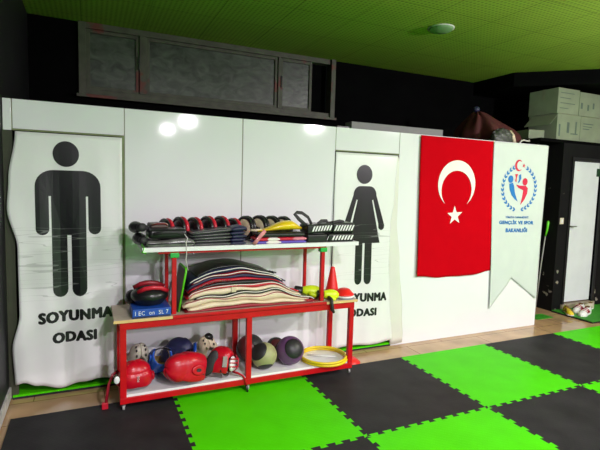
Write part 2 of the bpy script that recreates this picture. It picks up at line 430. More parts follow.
# white changing-room partition: separate boards with narrow joints
TZ, HZ = 2.03, 1.825
def board(x0, x1, z0, z1, name='wall_partition'):
    bm = B(); box(bm, x0, x1, WY, WY+.025, z0, z1); return struct(name, bm, white_lam, bevel=.0015)
board(-2.045, -1.997, HZ, TZ); board(-1.99, -1.303, HZ+.012, TZ)
board(-1.297, -.417, FZ, TZ); board(-.409, .432, FZ, TZ)
board(.438, 1.112, HZ+.008, TZ); board(1.118, 3.12, FZ, TZ)
bm = B(); box(bm, 3.095, 3.12, WY+.026, BY, FZ, TZ); struct('wall_partition_side', bm, white_lam)
bm = B(); box(bm, -1.303, -1.297, WY+.004, WY+.02, FZ, TZ); box(bm, -.417, -.409, WY+.004, WY+.02, FZ, TZ)
box(bm, .432, .438, WY+.004, WY+.02, HZ, TZ); box(bm, 1.112, 1.118, WY+.004, WY+.02, FZ, TZ); box(bm, -1.997, -1.99, WY+.004, WY+.02, HZ, TZ)
struct('trim_2', bm, seam_brown)
bm = B(); box(bm, -1.99, -1.303, WY-.006, WY+.025, HZ, HZ+.011); struct('trim_3', bm, olive_edge)
bm = B(); box(bm, .44, 1.112, WY-.006, WY+.025, HZ-.002, HZ+.007); struct('trim_4', bm, olive_edge)
bm = B(); box(bm, -1.318, -1.304, WY-.004, WY+.02, FZ, HZ); struct('trim_5', bm, olive_edge)
bm = B(); box(bm, -2.05, -1.995, WY+.01, WY+.03, FZ, HZ); struct('trim_6', bm, mat('dark_olive_edge', (.05, .055, .03), .6))
bm = B(); box(bm, XL, 3.095, WY+.03, BY, TZ-.05, TZ-.025); struct('wall_cabin_roof', bm, black_paint)

# green mats lying inside the two doorways
for x0, x1, lb in ((-2.03, -1.325, 'green foam mat inside the left doorway, under the banner with the man'), (.45, 1.11, 'green foam mat inside the doorway under the banner with the woman')):
    bm = B(); box(bm, x0, x1, WY+.0, WY+.95, FZ, FZ+.016, 1); box(bm, x0, x1, WY+.0, WY+.95, FZ+.016, FZ+.03, 0)
    tag(obj('foam_mat', bm, [green_mat, black_mat]), lb, 'mat')

# black booth with white door, far right
bm = B()
BX = 3.86
box(bm, BX, 4.07, .67, .72, FZ, 2.13); box(bm, 4.63, 5.0, .67, .72, FZ, 2.13); box(bm, 4.07, 4.63, .67, .72, 1.92, 2.13)
box(bm, BX, BX+.05, .72, BY, FZ, 2.13); box(bm, 4.95, 5.0, .72, BY, FZ, 2.13)
struct('wall_booth', bm, chipped)
bm = B(); box(bm, 3.46, 5.0, .69, BY, 2.13, 2.17); struct('wall_booth_roof', bm, black_paint)
bm = B(); box(bm, 4.03, 4.07, .655, .70, .06, 1.96); box(bm, 4.63, 4.67, .655, .70, .06, 1.96); box(bm, 4.07, 4.63, .655, .70, 1.92, 1.96)
struct('trim_7', bm, black_vinyl)
bm = B(); box(bm, 4.03, 4.67, .64, .72, FZ, .06); struct('trim_8', bm, threshold_m)
d = thing('door_1', '', '', (4.07, .695, .075)); del d['label']; del d['category']; d['kind'] = 'structure'
bm = B(); box(bm, .003, .557, 0, .035, 0, 1.84); obj('door_panel', bm, door_white, d, bevel=.003)
bm = B(); tube(bm, [(.03, 0, 1.005), (.03, -.045, 1.005)], .009); tube(bm, [(.03, -.045, 1.005), (.12, -.045, 1.005)], .008); box(bm, .012, .048, -.006, 0, .93, 1.06)
obj('door_handle', bm, chrome, d)
bm = B(); box(bm, .50, .55, -.02, 0, 1.66, 1.76); obj('door_latch', bm, dark_green, d)
bm = B(); box(bm, -.035, .035, -.008, 0, -.04, .04); sw = obj('light_switch', bm, mat('switch_ivory', (.6, .55, .42), .4), bevel=.003, loc=(3.92, .67, 1.15))
tag(sw, 'small ivory light switch on the black booth, left of the white door', 'switch')
bm = B(); box(bm, -.012, .012, -.012, -.008, -.022, .022); obj('rocker', bm, white_pl, sw)

# ---------------------------------------------------------------- interlocking puzzle mats
AMP = .013
def edge(p, q, n=10):
    """dovetail line from p to q; both neighbours use the same points"""
    p, q = Vector(p), Vector(q); d = q-p; nrm = Vector((-d.y, d.x)); out = [p]
    for k in range(n):
        for t, a in ((.026, -1), (.018, 1), (.082, 1), (.074, -1)):
            out.append(p + d*(k/n + t*10/n) + nrm*a*AMP)
    return out
def straight(p, q): return [Vector(p)]
X0M, X1M = -2, 4
def puzzle(i, j, m, label):
    x0, x1, y1, y0 = i, i+1, -j, -j-1
    left = edge if i > X0M else straight; right = edge if i+1 < X1M else straight
    top = edge if j > 0 else straight; bot = edge if j < 1 else straight
    # canonical direction: +x for rows, +y for columns
    def run(fn, a, b, rev):
        e = fn(a, b) + [Vector(b)]
        return (e[::-1] if rev else e)[:-1]
    loop = run(bot, (x0, y0), (x1, y0), False) + run(right, (x1, y0), (x1, y1), False) + run(top, (x0, y1), (x1, y1), True) + run(left, (x0, y0), (x0, y1), True)
    bm = B()
    lo = [bm.verts.new((p.x-x0, p.y-y0, 0)) for p in loop]; hi = [bm.verts.new((p.x-x0, p.y-y0, -FZ-.0005)) for p in loop]
    bm.faces.new(lo[::-1]); bm.faces.new(hi)
    for k in range(len(loop)):
        bm.faces.new((lo[k], lo[(k+1) % len(loop)], hi[(k+1) % len(loop)], hi[k]))
    o = obj('puzzle_mat', bm, m, loc=(x0, y0, FZ))
    tag(o, label, 'mat')
row1 = ['black puzzle mat against the left wall, left of the rack', 'green puzzle mat directly in front of the red rack', 'black puzzle mat between the rack corner and the green mat before the white panel',
        'green puzzle mat in front of the white panel under the red flag', 'black puzzle mat in front of the right end of the white partition', 'green puzzle mat at the right edge nearest the doormat']
row2 = ['green puzzle mat at the near left corner', 'black puzzle mat at the bottom edge, left of the near green mat', 'green puzzle mat at the bottom edge, nearest the camera',
        'black puzzle mat filling the near right corner of the picture', 'green puzzle mat of which only a corner shows at the right edge', 'black puzzle mat at the far right of the second row']
for i in range(6):
    puzzle(i-2, 0, black_mat if i % 2 == 0 else green_mat, row1[i])
    puzzle(i-2, 1, green_mat if i % 2 == 0 else black_mat, row2[i])
# doormat by the booth
bm = B(); box(bm, 3.84, 4.85, .12, .655, FZ, FZ+.016, 1); box(bm, 3.845, 4.845, .125, .65, FZ+.016, FZ+.024, 0)
tag(obj('doormat', bm, [shaded_mat_green, black_mat]), 'green foam doormat with shoes on it, below the white door', 'mat')
bm = B(); box(bm, 3.34, 3.62, .46, .62, FZ, FZ+.006); tag(obj('mat_scrap', bm, shaded_mat_green), 'small bright green mat scrap on the floor beside the partition end', 'mat', None)

# ---------------------------------------------------------------- vinyl banners
def hanging(name, xl, xr, ztop, zbot, fn, m, nx=40, nz=60, solid=.0016):
    """xl(z), xr(z) side edges, zbot(s) hem; returns mesh object"""
    bm = B(); grid = []
    for j in range(nz+1):
        row = []
        for i in range(nx+1):
            s = i/nx; zb = zbot(s); z = ztop+(zb-ztop)*j/nz; x = xl(z)+(xr(z)-xl(z))*s
            row.append(bm.verts.new((x, fn(x, z), z)))
        grid.append(row)
    for j in range(nz):
        for i in range(nx): bm.faces.new((grid[j][i], grid[j+1][i], grid[j+1][i+1], grid[j][i+1]))
    return obj(name, bm, m, smooth=True, solid=solid, fix=False)
def interp(tab):
    tab = sorted(tab)
    def g(z):
        if z <= tab[0][0]: return tab[0][1]
        for (a, va), (b_, vb) in zip(tab, tab[1:]):
            if z <= b_:
                t = (z-a)/(b_-a); t = t*t*(3-2*t); return va+(vb-va)*t
        return tab[-1][1]
    return g
def f_man(x, z):
    k = min(1, max(0, (1.82-z)/1.2)); s = x+2.0
    return .302 - .012*k - .010*k*math.sin(s*15+.6*z) - .006*k*math.sin(s*31+2*z)
b1 = hanging('door_banner', interp([(1.815, -1.975), (1.5, -2.018), (1.31, -2.03), (1.04, -1.975), (.59, -1.972), (.35, -2.02), (.1, -2.01)]),
             interp([(1.815, -1.318), (.0, -1.318)]), 1.818, interp([(0, .10), (.08, .112), (.2, .075), (.42, .035), (.6, .06), (.75, .075), (1, .05)]), f_man, vinyl)
tag(b1, 'white vinyl door banner showing a black man figure, far left', 'banner')
def cap(cx, cz, r, a0, a1, n=10): return [(cx+r*math.cos(a0+(a1-a0)*k/n), cz+r*math.sin(a0+(a1-a0)*k/n)) for k in range(n+1)]
# man: head + body outline (arms, torso, legs in one silhouette)
cx = -1.665
bm = B(); poly2(bm, circ(cx-.012, 1.683, .081, 36, .087))
body = []
# right (viewer) side going down, then back up the left; symmetric half widths
sh, at, arm_o, arm_i, tor = 1.572, 1.50, .203, .122, .108
def half(sg):
    pts = [(sg*.09, sh)]
    pts += [(sg*(.09+.113*math.sin(a)), 1.46+.112*math.cos(a)) for a in [PI/2*k/8 for k in range(1, 9)]]
    pts += [(sg*arm_o, 1.17)]
    pts += [(sg*(.1625+.0405*math.cos(a)), 1.17-.042*math.sin(a)) for a in [PI*k/8 for k in range(1, 8)]]
    pts += [(sg*arm_i, 1.17), (sg*arm_i, 1.395), (sg*tor, 1.395), (sg*tor, .78)]
    pts += [(sg*(.0605+.0475*math.cos(a)), .745-.055*math.sin(a)) for a in [PI*k/8 for k in range(0, 9)]]
    pts += [(sg*.013, 1.125)]
    return pts
body = half(1) + [(x, z) for x, z in half(-1)[::-1]]
poly2(bm, [(cx+x+.004*(1.5-z), z) for x, z in body])
obj('man_pictogram', drape(bm, f_man, .0028), print_black, b1, fix=False)
bm = text_bm('SOYUNMA', .1, .0, x=-1.628, z=.552, width=.475, height=.085, slope=.075)
def embolden(bm, w):
    """thicken letters: offset copies of the same faces"""
    geo = bm.faces[:]
    for dx, dz in ((w, 0), (-w, 0), (w*.5, 0), (-w*.5, 0), (0, w*.7), (0, -w*.7), (w*.75, w*.5), (-w*.75, w*.5), (w*.75, -w*.5), (-w*.75, -w*.5)):
        r = bmesh.ops.duplicate(bm, geom=geo)
        bmesh.ops.translate(bm, vec=(dx, 0, dz), verts=[g for g in r['geom'] if isinstance(g, bmesh.types.BMVert)])
    return bm
def letters(name, s, x, z, w, h, fn, parent, bold=.006, m=letter_black, slope=0, off=.003, dx=1):
    bm = embolden(text_bm(s, .1, 0, x=x, z=z, width=w-2*bold, height=h-bold, slope=slope), bold)
    drape(bm, fn, off, .05)
    return obj(name, bm, m, parent, fix=False)
bm.free()
letters('lettering', 'SOYUNMA', -1.625, .556, .478, .080, f_man, b1, .0072, slope=.035)
letters('lettering', 'ODASI', -1.637, .402, .285, .076, f_man, b1, .0072, slope=.025)

def f_wom(x, z):
    k = min(1, max(0, (1.82-z)/1.2)); s = x-.44
    return .321 - .006*k - .005*k*(1+math.sin(s*17+.5)) - .002*k*(1+math.sin(s*37+z))
b2 = hanging('door_banner', interp([(1.815, .436), (1.5, .430), (.0, .428)]), interp([(1.815, 1.098), (1.4, 1.078), (1.17, 1.048), (.8, 1.05), (.5, 1.072), (.0, 1.118)]),
             1.815, interp([(0, .04), (.3, .045), (.7, .03), (1, .045)]), f_wom, vinyl)
tag(b2, 'white vinyl door banner showing a black woman figure, right of the rack', 'banner')
cx = .75
bm = B(); poly2(bm, circ(cx-.012, 1.628, .083, 36, .086))
def halfw(sg):
    pts = [(sg*.05, 1.522)]
    pts += [(sg*(.05+.072*math.sin(a)), 1.44+.082*math.cos(a)) for a in [PI/2*k/6 for k in range(1, 7)]]
    pts += [(sg*.218, 1.165)]
    pts += [(sg*(.1845+.034*math.cos(a)), 1.155-.036*math.sin(a)) for a in [PI*k/8 for k in range(1, 8)]]
    pts += [(sg*.152, 1.175), (sg*.088, 1.40), (sg*.076, 1.395), (sg*.172, 1.0), (sg*.086, 1.0), (sg*.086, .68)]
    pts += [(sg*(.0485+.0375*math.cos(a)), .665-.05*math.sin(a)) for a in [PI*k/8 for k in range(0, 9)]]
    pts += [(sg*.011, 1.0)]
    return pts
hw = halfw(1)+halfw(-1)[::-1]
poly2(bm, [(cx+x+.006*(1.5-z), z) for x, z in hw])
obj('woman_pictogram', drape(bm, f_wom, .0028), print_black, b2, fix=False)
letters('lettering', 'SOYUNMA', .788, .492, .49, .082, f_wom, b2, .0072, slope=-.03)
letters('lettering', 'ODASI', .772, .350, .30, .074, f_wom, b2, .0072, slope=-.02)
# loose strip of vinyl hanging between banner and flag panel
def f_strip(x, z): return .3225 - .010*math.sin(max(0, x-1.07)*20)*max(0, 1.8-z)/1.8
st = hanging('vinyl_strip', interp([(1.82, 1.10), (1.2, 1.04), (.5, 1.06), (0, 1.10)]), interp([(1.82, 1.118), (1.2, 1.12), (.8, 1.17), (.3, 1.235), (0, 1.262)]), 1.80, lambda s: 0, f_strip, mat('ivory_vinyl', (.70, .70, .64), .4, .03, 4, bump=.2, bscale=6), 10, 30)
tag(st, 'narrow loose strip of off-white vinyl hanging right of the woman banner', 'banner')

# ---------------------------------------------------------------- flag and pennant
def f_flag(x, z):
    k = min(1, max(0, (2.03-z)/1.4)); return .314 - .004 - .008*k*math.sin((x-1.3)*9+1) - .004*k*math.sin((x-1.3)*23)
fl = hanging('national_flag', interp([(2.03, 1.348), (.65, 1.373)]), interp([(2.03, 2.285), (.65, 2.368)]), 2.022, interp([(0, .655), (.3, .625), (.7, .63), (1, .66)]), f_flag, red_cloth)
tag(fl, 'large red flag with white crescent and star hanging on the partition', 'flag')
bm = B(); cx = 1.822; R, r_, d_ = .24, .195, .0
oz, iz = 1.565, 1.507
hwid, tz = .142, 1.375
a_o = math.atan2(tz-oz, hwid); a_i = math.atan2(tz-iz, hwid)
outer = [(cx+R*math.cos(a), oz+R*math.sin(a)) for a in [a_o+(PI-2*a_o)*k/48 for k in range(49)]]
inner = [(cx+r_*math.cos(a), iz+r_*math.sin(a)) for a in [a_i+(PI-2*a_i)*k/48 for k in range(49)]]
for k in range(48):
    bm.faces.new([bm.verts.new((x, 0, z)) for x, z in (outer[k], outer[k+1], inner[k+1], inner[k])])
obj('crescent', drape(bm, f_flag, .004), white_cloth, fl, fix=False)
def star(cx, cz, r, ph=PI/2): return [(cx+(r if k % 2 == 0 else r*.4)*math.cos(ph+k*PI/5), cz+(r if k % 2 == 0 else r*.4)*math.sin(ph+k*PI/5)) for k in range(10)]
bm = B(); poly2(bm, star(1.818, 1.252, .098, PI/2+.06)); obj('star', drape(bm, f_flag, .004), white_cloth, fl, fix=False)

def f_pen(x, z):
    k = min(1, max(0, (2.03-z)/1.4)); return .312 - .006*k*math.sin((x-2.3)*8) - .003*k*math.sin((x-2.3)*26+z)
def pen_hem(s): return .24+(.56-.24)*s/.44 if s < .44 else .56+(.30-.56)*(s-.44)/.56
pn = hanging('pennant', interp([(2.03, 2.297), (.2, 2.372)]), interp([(2.03, 3.118), (.2, 3.085)]), 2.024, pen_hem, f_pen, satin, 50, 60)
tag(pn, 'pale satin swallowtail pennant with blue and red laurel emblem, right of the flag', 'banner')
E_off = .003
bm = B(); ecx, ecz = 2.705, 1.545
for sg in (-1, 1):
    bm = B()
    for k in range(13):
        a = -PI/2 + sg*(.16+k*.205)
        px, pz = ecx+.25*math.cos(a), ecz+.235*math.sin(a)
        tang = a + sg*PI/2
        for o_ in (-.42, .42):
            an = tang+o_; l, w = .052, .011
            dx, dz = math.cos(an), math.sin(an)
            poly2(bm, [(px, pz), (px+dx*l*.5-dz*w, pz+dz*l*.5+dx*w), (px+dx*l, pz+dz*l), (px+dx*l*.5+dz*w, pz+dz*l*.5-dx*w)])
    obj('laurel_branch', drape(bm, f_pen, E_off), blue_print, pn, fix=False)
bm = B()
poly2(bm, circ(2.565, 1.640, .040, 20)); poly2(bm, [(2.545, 1.59), (2.60, 1.605), (2.625, 1.56), (2.64, 1.50), (2.665, 1.45), (2.695, 1.40), (2.64, 1.43), (2.59, 1.47), (2.555, 1.53)])
poly2(bm, [(2.685, 1.685), (2.715, 1.70), (2.725, 1.655), (2.70, 1.61), (2.672, 1.60), (2.69, 1.64)])
obj('emblem_blue_figure', drape(bm, f_pen, E_off), blue_print, pn, fix=False)
bm = B()
poly2(bm, circ(2.785, 1.618, .040, 20)); poly2(bm, [(2.65, 1.585), (2.71, 1.575), (2.80, 1.575), (2.835, 1.55), (2.83, 1.49), (2.79, 1.42), (2.735, 1.365), (2.755, 1.45), (2.765, 1.525), (2.69, 1.55)])
poly2(bm, [(2.625, 1.695), (2.672, 1.70), (2.655, 1.655), (2.655, 1.61), (2.632, 1.62), (2.64, 1.66)])
cr = [(2.675+.058*math.cos(a), 1.79+.062*math.sin(a)) for a in [.75+(2*PI-1.5)*k/24 for k in range(25)]]
ci = [(2.690+.044*math.cos(a), 1.79+.047*math.sin(a)) for a in [.9+(2*PI-1.8)*k/24 for k in range(25)]]
for k in range(24): bm.faces.new([bm.verts.new((x, 0, z)) for x, z in (cr[k], cr[k+1], ci[k+1], ci[k])])
poly2(bm, star(2.75, 1.79, .026, 0))
obj('emblem_red_figure', drape(bm, f_pen, E_off), red_print, pn, fix=False)
letters('lettering', 'TÜRKİYE CUMHURİYETİ', 2.70, 1.233, .36, .026, f_pen, pn, .002, blue_print, -.01)
letters('lettering', 'GENÇLİK VE SPOR', 2.70, 1.175, .53, .058, f_pen, pn, .004, blue_print, -.02)
letters('lettering', 'BAKANLIĞI', 2.705, 1.095, .34, .058, f_pen, pn, .004, blue_print, -.02)

# ---------------------------------------------------------------- red storage rack
UY0, UY1 = -.125, .215
LB, MB_, TB = .105, .617, 1.08      # tops of the three boards
rack = thing('storage_rack', 'red steel storage rack with three shelves of martial arts gear', 'shelf', (-.5, 0, 0))
def rk(name, bm, m, **k):
    bmesh.ops.translate(bm, vec=(.5, 0, 0), verts=bm.verts[:]); return obj(name, bm, m, rack, **k)
F0, R1 = -.15, .235
for x in (-1.365, -.505, .355):
    for y0 in (F0, R1-.035):
        w = .045 if x < 0 and x > -1 or True else .04
        bm = B(); box(bm, x, x+w*.9, y0, y0+.035, .045, MB_-.02); rk('post', bm, red_steel, bevel=.003)
for z0, z1 in ((.048, .088), (.548, .597)):
    for y0 in (F0-.001, R1-.034):
        bm = B(); box(bm, -1.366, .396, y0, y0+.033, z0, z1); rk('rail', bm, red_steel, bevel=.003)
    for x in (-1.364, .362):
        bm = B(); box(bm, x, x+.032, F0+.03, R1-.03, z0, z1); rk('rail', bm, red_steel, bevel=.003)
bm = B(); box(bm, -1.335, .372, F0+.008, R1-.004, .088, LB); rk('lower_board', bm, white_board, bevel=.002)
bm = B(); box(bm, -1.40, -1.032, F0-.012, R1+.005, .597, MB_); box(bm, -1.032, .137, UY0-.022, R1+.005, .597, MB_-.001); box(bm, .137, .415, F0-.012, R1+.005, .597, MB_); rk('middle_board', bm, wood_top, bevel=.002)
for xa, xb in ((-1.402, -1.032), (.137, .417)):
    bm = B(); box(bm, xa, xb, F0-.0145, F0-.0115, .598, MB_-.001); rk('board_edging', bm, yellow_edge)
bm = B(); box(bm, -1.031, .136, UY0-.042, UY0-.023, MB_-.019, MB_+.001); rk('rail', bm, red_steel, bevel=.003)
for x in (-1.032, .098):
    for y0, w in ((UY0, .030), (UY1-.024, .024)):
        bm = B(); box(bm, x, x+w, y0, y0+w, MB_, TB-.030); rk('post', bm, red_steel, bevel=.002)
for y0 in (UY0, UY1-.028):
    bm = B(); box(bm, -1.12, .14, y0+.004, y0+.025, TB-.046, TB-.030); rk('rail', bm, red_steel, bevel=.002)
bm = B(); box(bm, -1.225, .42, UY0-.015, UY1+.02, TB-.030, TB); rk('top_board', bm, white_board, bevel=.002)
for x in (-1.045, .085):
    bm = B(); box(bm, x, x+.06, UY0-.006, UY0+.04, TB-.075, TB-.04); rk('corner_cap', bm, green_pl, bevel=.006)
for x in (-1.343, -.485, .377):
    for y in (F0+.017, R1-.018):
        zb = 0 if y < 0 else FZ
        bm = B(); lathe(bm, [(.011, .048), (.011, .036)], 12, c=(x, y, 0)); box(bm, x-.012, x+.012, y-.004, y+.016, .024, .037)
        c = rk('caster', bm, chrome)
        bm = B(); lathe(bm, [(.017, -.008), (.019, -.005), (.019, .005), (.017, .008)], 16, 'x', c=(x, y+.004, .019+zb)); bmesh.ops.translate(bm, vec=(.5, 0, 0), verts=bm.verts[:])
        obj('wheel', bm, wheel_m, c, smooth=False)

# ---------------------------------------------------------------- generic gear builders
def pad_sheet(bm, x0, x1, y0, y1, zb, zt, n=26, prof=5):
    """soft slab with rounded front and back; zb(x), zt(x) bottom and top"""
    rings = []
    for i in range(n+1):
        s = i/n; x = x0+(x1-x0)*s; a, b_ = zb(x), zt(x); h = (b_-a)/2; c = (a+b_)/2
        e = min(1, min(s, 1-s)*n/1.5)*.5+.5; hh = h*e; rr = min(h, .02)
        ring = []
        for k in range(prof+1):
            t = -PI/2+PI*k/prof; ring.append((y1-rr+rr*math.cos(t), c+hh*math.sin(t)))
        for k in range(prof+1):
            t = PI/2+PI*k/prof; ring.append((y0+rr+rr*math.cos(t), c+hh*math.sin(t)))
        rings.append([bm.verts.new((x, yy, zz)) for yy, zz in ring])
    L_ = len(rings[0])
    for a, b_ in zip(rings, rings[1:]):
        for k in range(L_): bm.faces.new((a[k], a[(k+1) % L_], b_[(k+1) % L_], b_[k]))
    bm.faces.new(rings[0][::-1]); bm.faces.new(rings[-1])
    return bm
def smooth01(t): t = max(0, min(1, t)); return t*t*(3-2*t)

def settle(t, z):
    """drop a thing so that its lowest point rests on height z"""
    bpy.context.view_layer.update()
    lo = 1e9
    def walk(o):
        nonlocal lo
        if o.type == 'MESH':
            for v in o.data.vertices: lo = min(lo, (o.matrix_world @ v.co).z)
        for c in o.children: walk(c)
    walk(t)
    t.location.z += z-lo+.012
def head_guard(loc, rot, m, label, lining=black_foam, s=1.0, pad=None, strap=black_vinyl, logo=None, scale=(1, 1, 1), slots=True, rest=None, face=.40, ears=(-1, 1)):
    """open-faced foam helmet; local -Y is the face, +Z the crown"""
    t = thing('head_guard', label, 'head guard', loc, rot)
    t.scale = tuple(s*q for q in scale)
    def shell(rx, ry, rz):
        bm = B(); n, mN = 32, 20; rows = []
        for j in range(mN+1):
            ph = PI*(.02+.70*j/mN); z = math.cos(ph); row = []
            op = face*smooth01((.55-z)/.3) if z < .55 else 0.0
            for i in range(n+1):
                a = -PI/2 + op*PI*.62 + (2*PI-2*op*PI*.62)*i/n
                dx, dy, dz = math.sin(ph)*math.cos(a), math.sin(ph)*math.sin(a), z
                k = 1/(abs(dx)**2.9+abs(dy)**2.9+abs(dz)**2.9)**(1/2.9)
                k *= 1-.035*abs(math.cos(2*a))*(1 if z > .1 else .3)     # padded lobes
                k *= 1-.07*math.exp(-((z-.30)/.07)**2)                  # seam groove above the brow
                for ga in (-.35, .75, 1.57, 2.39, 3.49):
                    k *= 1-.028*math.exp(-(math.atan2(math.sin(a-ga), math.cos(a-ga))/.11)**2)*(1 if z > -.6 else .3)
                k *= 1+.02*math.sin(3*a+2*z)*math.sin(4*z+a)
                row.append(bm.verts.new((rx*dx*k, ry*dy*k, rz*dz*k)))
            rows.append(row)
        for row in rows:
            for v in row:
                q = 1-.20*max(0, v.co.z/rz); v.co.x *= q; v.co.y *= q
        for j in range(mN):
            for i in range(n): bm.faces.new((rows[j][i], rows[j+1][i], rows[j+1][i+1], rows[j][i+1]))
        return bm
    o = obj('shell', shell(.098, .112, .110), m, t, solid=.024, sub=1, fix=True)
    obj('lining', shell(.083, .097, .095), lining, t, solid=.004, smooth=True)
    for sg in ears:
        bm = B(); lathe(bm, [(.036, -.006), (.040, .004), (.034, .012), (.020, .008)], 20, 'x')
        if sg < 0: bmesh.ops.scale(bm, vec=(-1, 1, 1), verts=bm.verts[:])
        e = obj('ear_guard', bm, pad or m, t, loc=(sg*.108, .0, -.03), smooth=True)
        bm = B(); lathe(bm, [(.014, 0), (.014, .003)], 14, 'x'); obj('ear_hole', bm, black_foam, e, loc=(.008 if sg > 0 else -.011, 0, 0))
    bm = B(); tube(bm, [(-.100, -.03, -.055), (-.07, -.06, -.085), (0, -.072, -.095), (.07, -.06, -.085), (.100, -.03, -.055)], .005, 8, rz=.012)
    obj('chin_strap', bm, strap, t, smooth=True)
    if logo:
        bm = embolden(text_bm(logo[0], .03, 0, width=logo[1], height=logo[1]*.3), .0012)
        for v in bm.verts:
            v.co = Vector((-v.co.x, .1265, v.co.z-.0))
        bmesh.ops.transform(bm, matrix=Matrix.Rotation(PI/2, 4, 'Y'), verts=bm.verts[:])
        for f in bm.faces:
            f.normal_update()
            if f.normal.y < 0: f.normal_flip()
        obj('lettering', bm, white_pl, t, fix=False)
    if slots:
        for sg in (-1, 1):
            bm = B()
            for a in (-.95, -.6, -.25):
                d_ = Vector((sg*.38, math.sin(a), math.cos(a)))
                k = 1/(abs(d_.x)**2.9+abs(d_.y)**2.9+abs(d_.z)**2.9)**(1/2.9)
                ell(bm, (.108*d_.x*k, .122*d_.y*k, .120*d_.z*k), (.009, .013, .008), (-a, 0, 0), 10)
            obj('air_holes', bm, black_foam, t, smooth=True)
    if rest is not None: settle(t, rest)
    return t

def glove(loc, rot, m, cuffm, label, s=1.0, name='sparring_glove', cat='glove', group=None):
    t = thing(name, label, cat, loc, rot, group); t.scale = (s, s, s)
    bm = B(); pts = [(0, 0, 0), (.03, 0, .002), (.07, 0, .004), (.12, 0, .006), (.155, 0, -.006), (.168, 0, -.024)]
    tube(bm, pts, [.034, .040, .052, .056, .044, .016], 16, rz=None)
    obj('fist_pad', bm, m, t, sub=1)
    bm = B(); tube(bm, [(.05, -.035, 0), (.085, -.062, -.006), (.118, -.060, -.012), (.13, -.048, -.014)], [.018, .021, .019, .009], 12); obj('thumb', bm, m, t, sub=1)
    bm = B(); tube(bm, [(-.055, 0, 0), (-.045, 0, 0), (-.005, 0, 0), (.01, 0, 0)], [.032, .037, .037, .034], 16); obj('cuff', bm, cuffm, t, smooth=True)
    bm = B(); tube(bm, [(-.03, -.036, .012), (-.03, -.05, -.01), (-.028, -.052, -.045)], .006, 8, rz=.012); obj('wrist_strap', bm, cuffm, t, smooth=True)
    return t

# ---------------------------------------------------------------- top shelf
Z = TB
# left: flat pads and gloves
t = thing('kick_shield', 'flat grey film-wrapped kick shield at the left end of the top shelf', 'pad', (-1.04, -.02, Z))
bm = B(); pad_sheet(bm, -.155, .155, -.12, .12, lambda x: 0, lambda x: .048+.008*math.sin(x*20)); obj('cushion', bm, grey_gloss, t, smooth=True)
bm = B(); tube(bm, [(-.15, -.121, .022), (0, -.123, .026), (.15, -.121, .024)], .004, 6); obj('piping', bm, black_vinyl, t, smooth=True)
t = thing('kick_shield', 'thick black rounded kick shield lying on the grey film-wrapped one', 'pad', (-1.055, -.03, Z+.054))
bm = B(); box(bm, -.13, .125, -.105, .105, 0, .068); obj('cushion', bm, black_vinyl, t, bevel=.026)
bm = B(); tube(bm, [(-.10, -.107, .034), (-.03, -.112, .046), (.05, -.112, .046), (.10, -.107, .034)], .005, 8, rz=.012); obj('carry_strap', bm, black_foam, t, smooth=True)
t = thing('hand_pad', 'small brown-grey hand pad on top of the black kick shield', 'pad', (-1.10, -.0, Z+.122), (0, 0, .1))
bm = B(); box(bm, -.07, .05, -.06, .06, 0, .032); obj('cushion', bm, brown_pad, t, bevel=.012)
bm = B(); tube(bm, [(-.06, -.06, .02), (-.03, -.075, .03), (.02, -.072, .03), (.04, -.06, .02)], .006, 8); obj('strap', bm, dark_red, t, smooth=True)
glove((-1.225, -.03, Z+.125), (0, .1, 1.9), black_vinyl, black_foam, 'black sparring glove at the far left end of the top shelf, upper of the pair', .78)
glove((-1.215, -.06, Z+.040), (0, 0, 1.75), black_vinyl, black_foam, 'black sparring glove at the far left end of the top shelf, lower of the pair', .80)
bm = B(); pts = [(-1.225, -.10, Z+.015), (-1.215, -.135, Z-.005), (-1.225, -.14, Z-.03), (-1.20, -.14, Z-.036)]
tag(obj('lime_tab', tube(bm, pts, .004, 8, rz=.014), lime, smooth=True), 'short lime green strap hanging off the left end of the top shelf', 'strap')

# row of round target mitts standing on edge along the back
def target(x, y, rz, core, rim, label, r=.088, w=.052):
    t = thing('target_mitt', label, 'mitt', (x, y, Z+r+.002), (0, 0, rz), 'round target mitts standing along the back of the top shelf')
    bm = B(); lathe(bm, [(.02, -w/2-.004), (r*.62, -w/2-.004), (r*.84, -w*.3), (r*.86, w*.3), (r*.62, w/2+.004), (.02, w/2+.004)], 28, 'x'); obj('cushion', bm, core, t, smooth=True)
    for s_ in (-1, 1):
        bm = B(); torus(bm, (s_*w*.27, 0, 0), r-.014, .0145, 30, 8, 'x'); obj('rim', bm, rim if s_ > 0 or core is cream_vinyl else core, t, smooth=True)
    bm = B(); tube(bm, [(-w/2-.002, -.04, -.01), (-w/2-.022, -.015, 0), (-w/2-.022, .015, 0), (-w/2-.002, .04, -.01)], .004, 8, rz=.012); obj('hand_strap', bm, black_foam, t, smooth=True)
    return t
place = ['leftmost', 'second', 'third', 'fourth', 'fifth', 'sixth']
for k, (x, rr) in enumerate(((-1.035, .086), (-.935, .092), (-.835, .090), (-.735, .094), (-.635, .094), (-.54, .086))):
    target(x, .125, .35, black_vinyl, pad_red, place[k]+' round black target mitt with red rim on the top shelf, counted from the left', rr)
for k, (x, rr) in enumerate(((-.435, .094), (-.325, .096), (-.225, .094), (-.125, .092))):
    target(x, .13, .45, cream_vinyl, black_vinyl, place[k]+' round cream target mitt with black rim on the top shelf, counted from the left', rr)

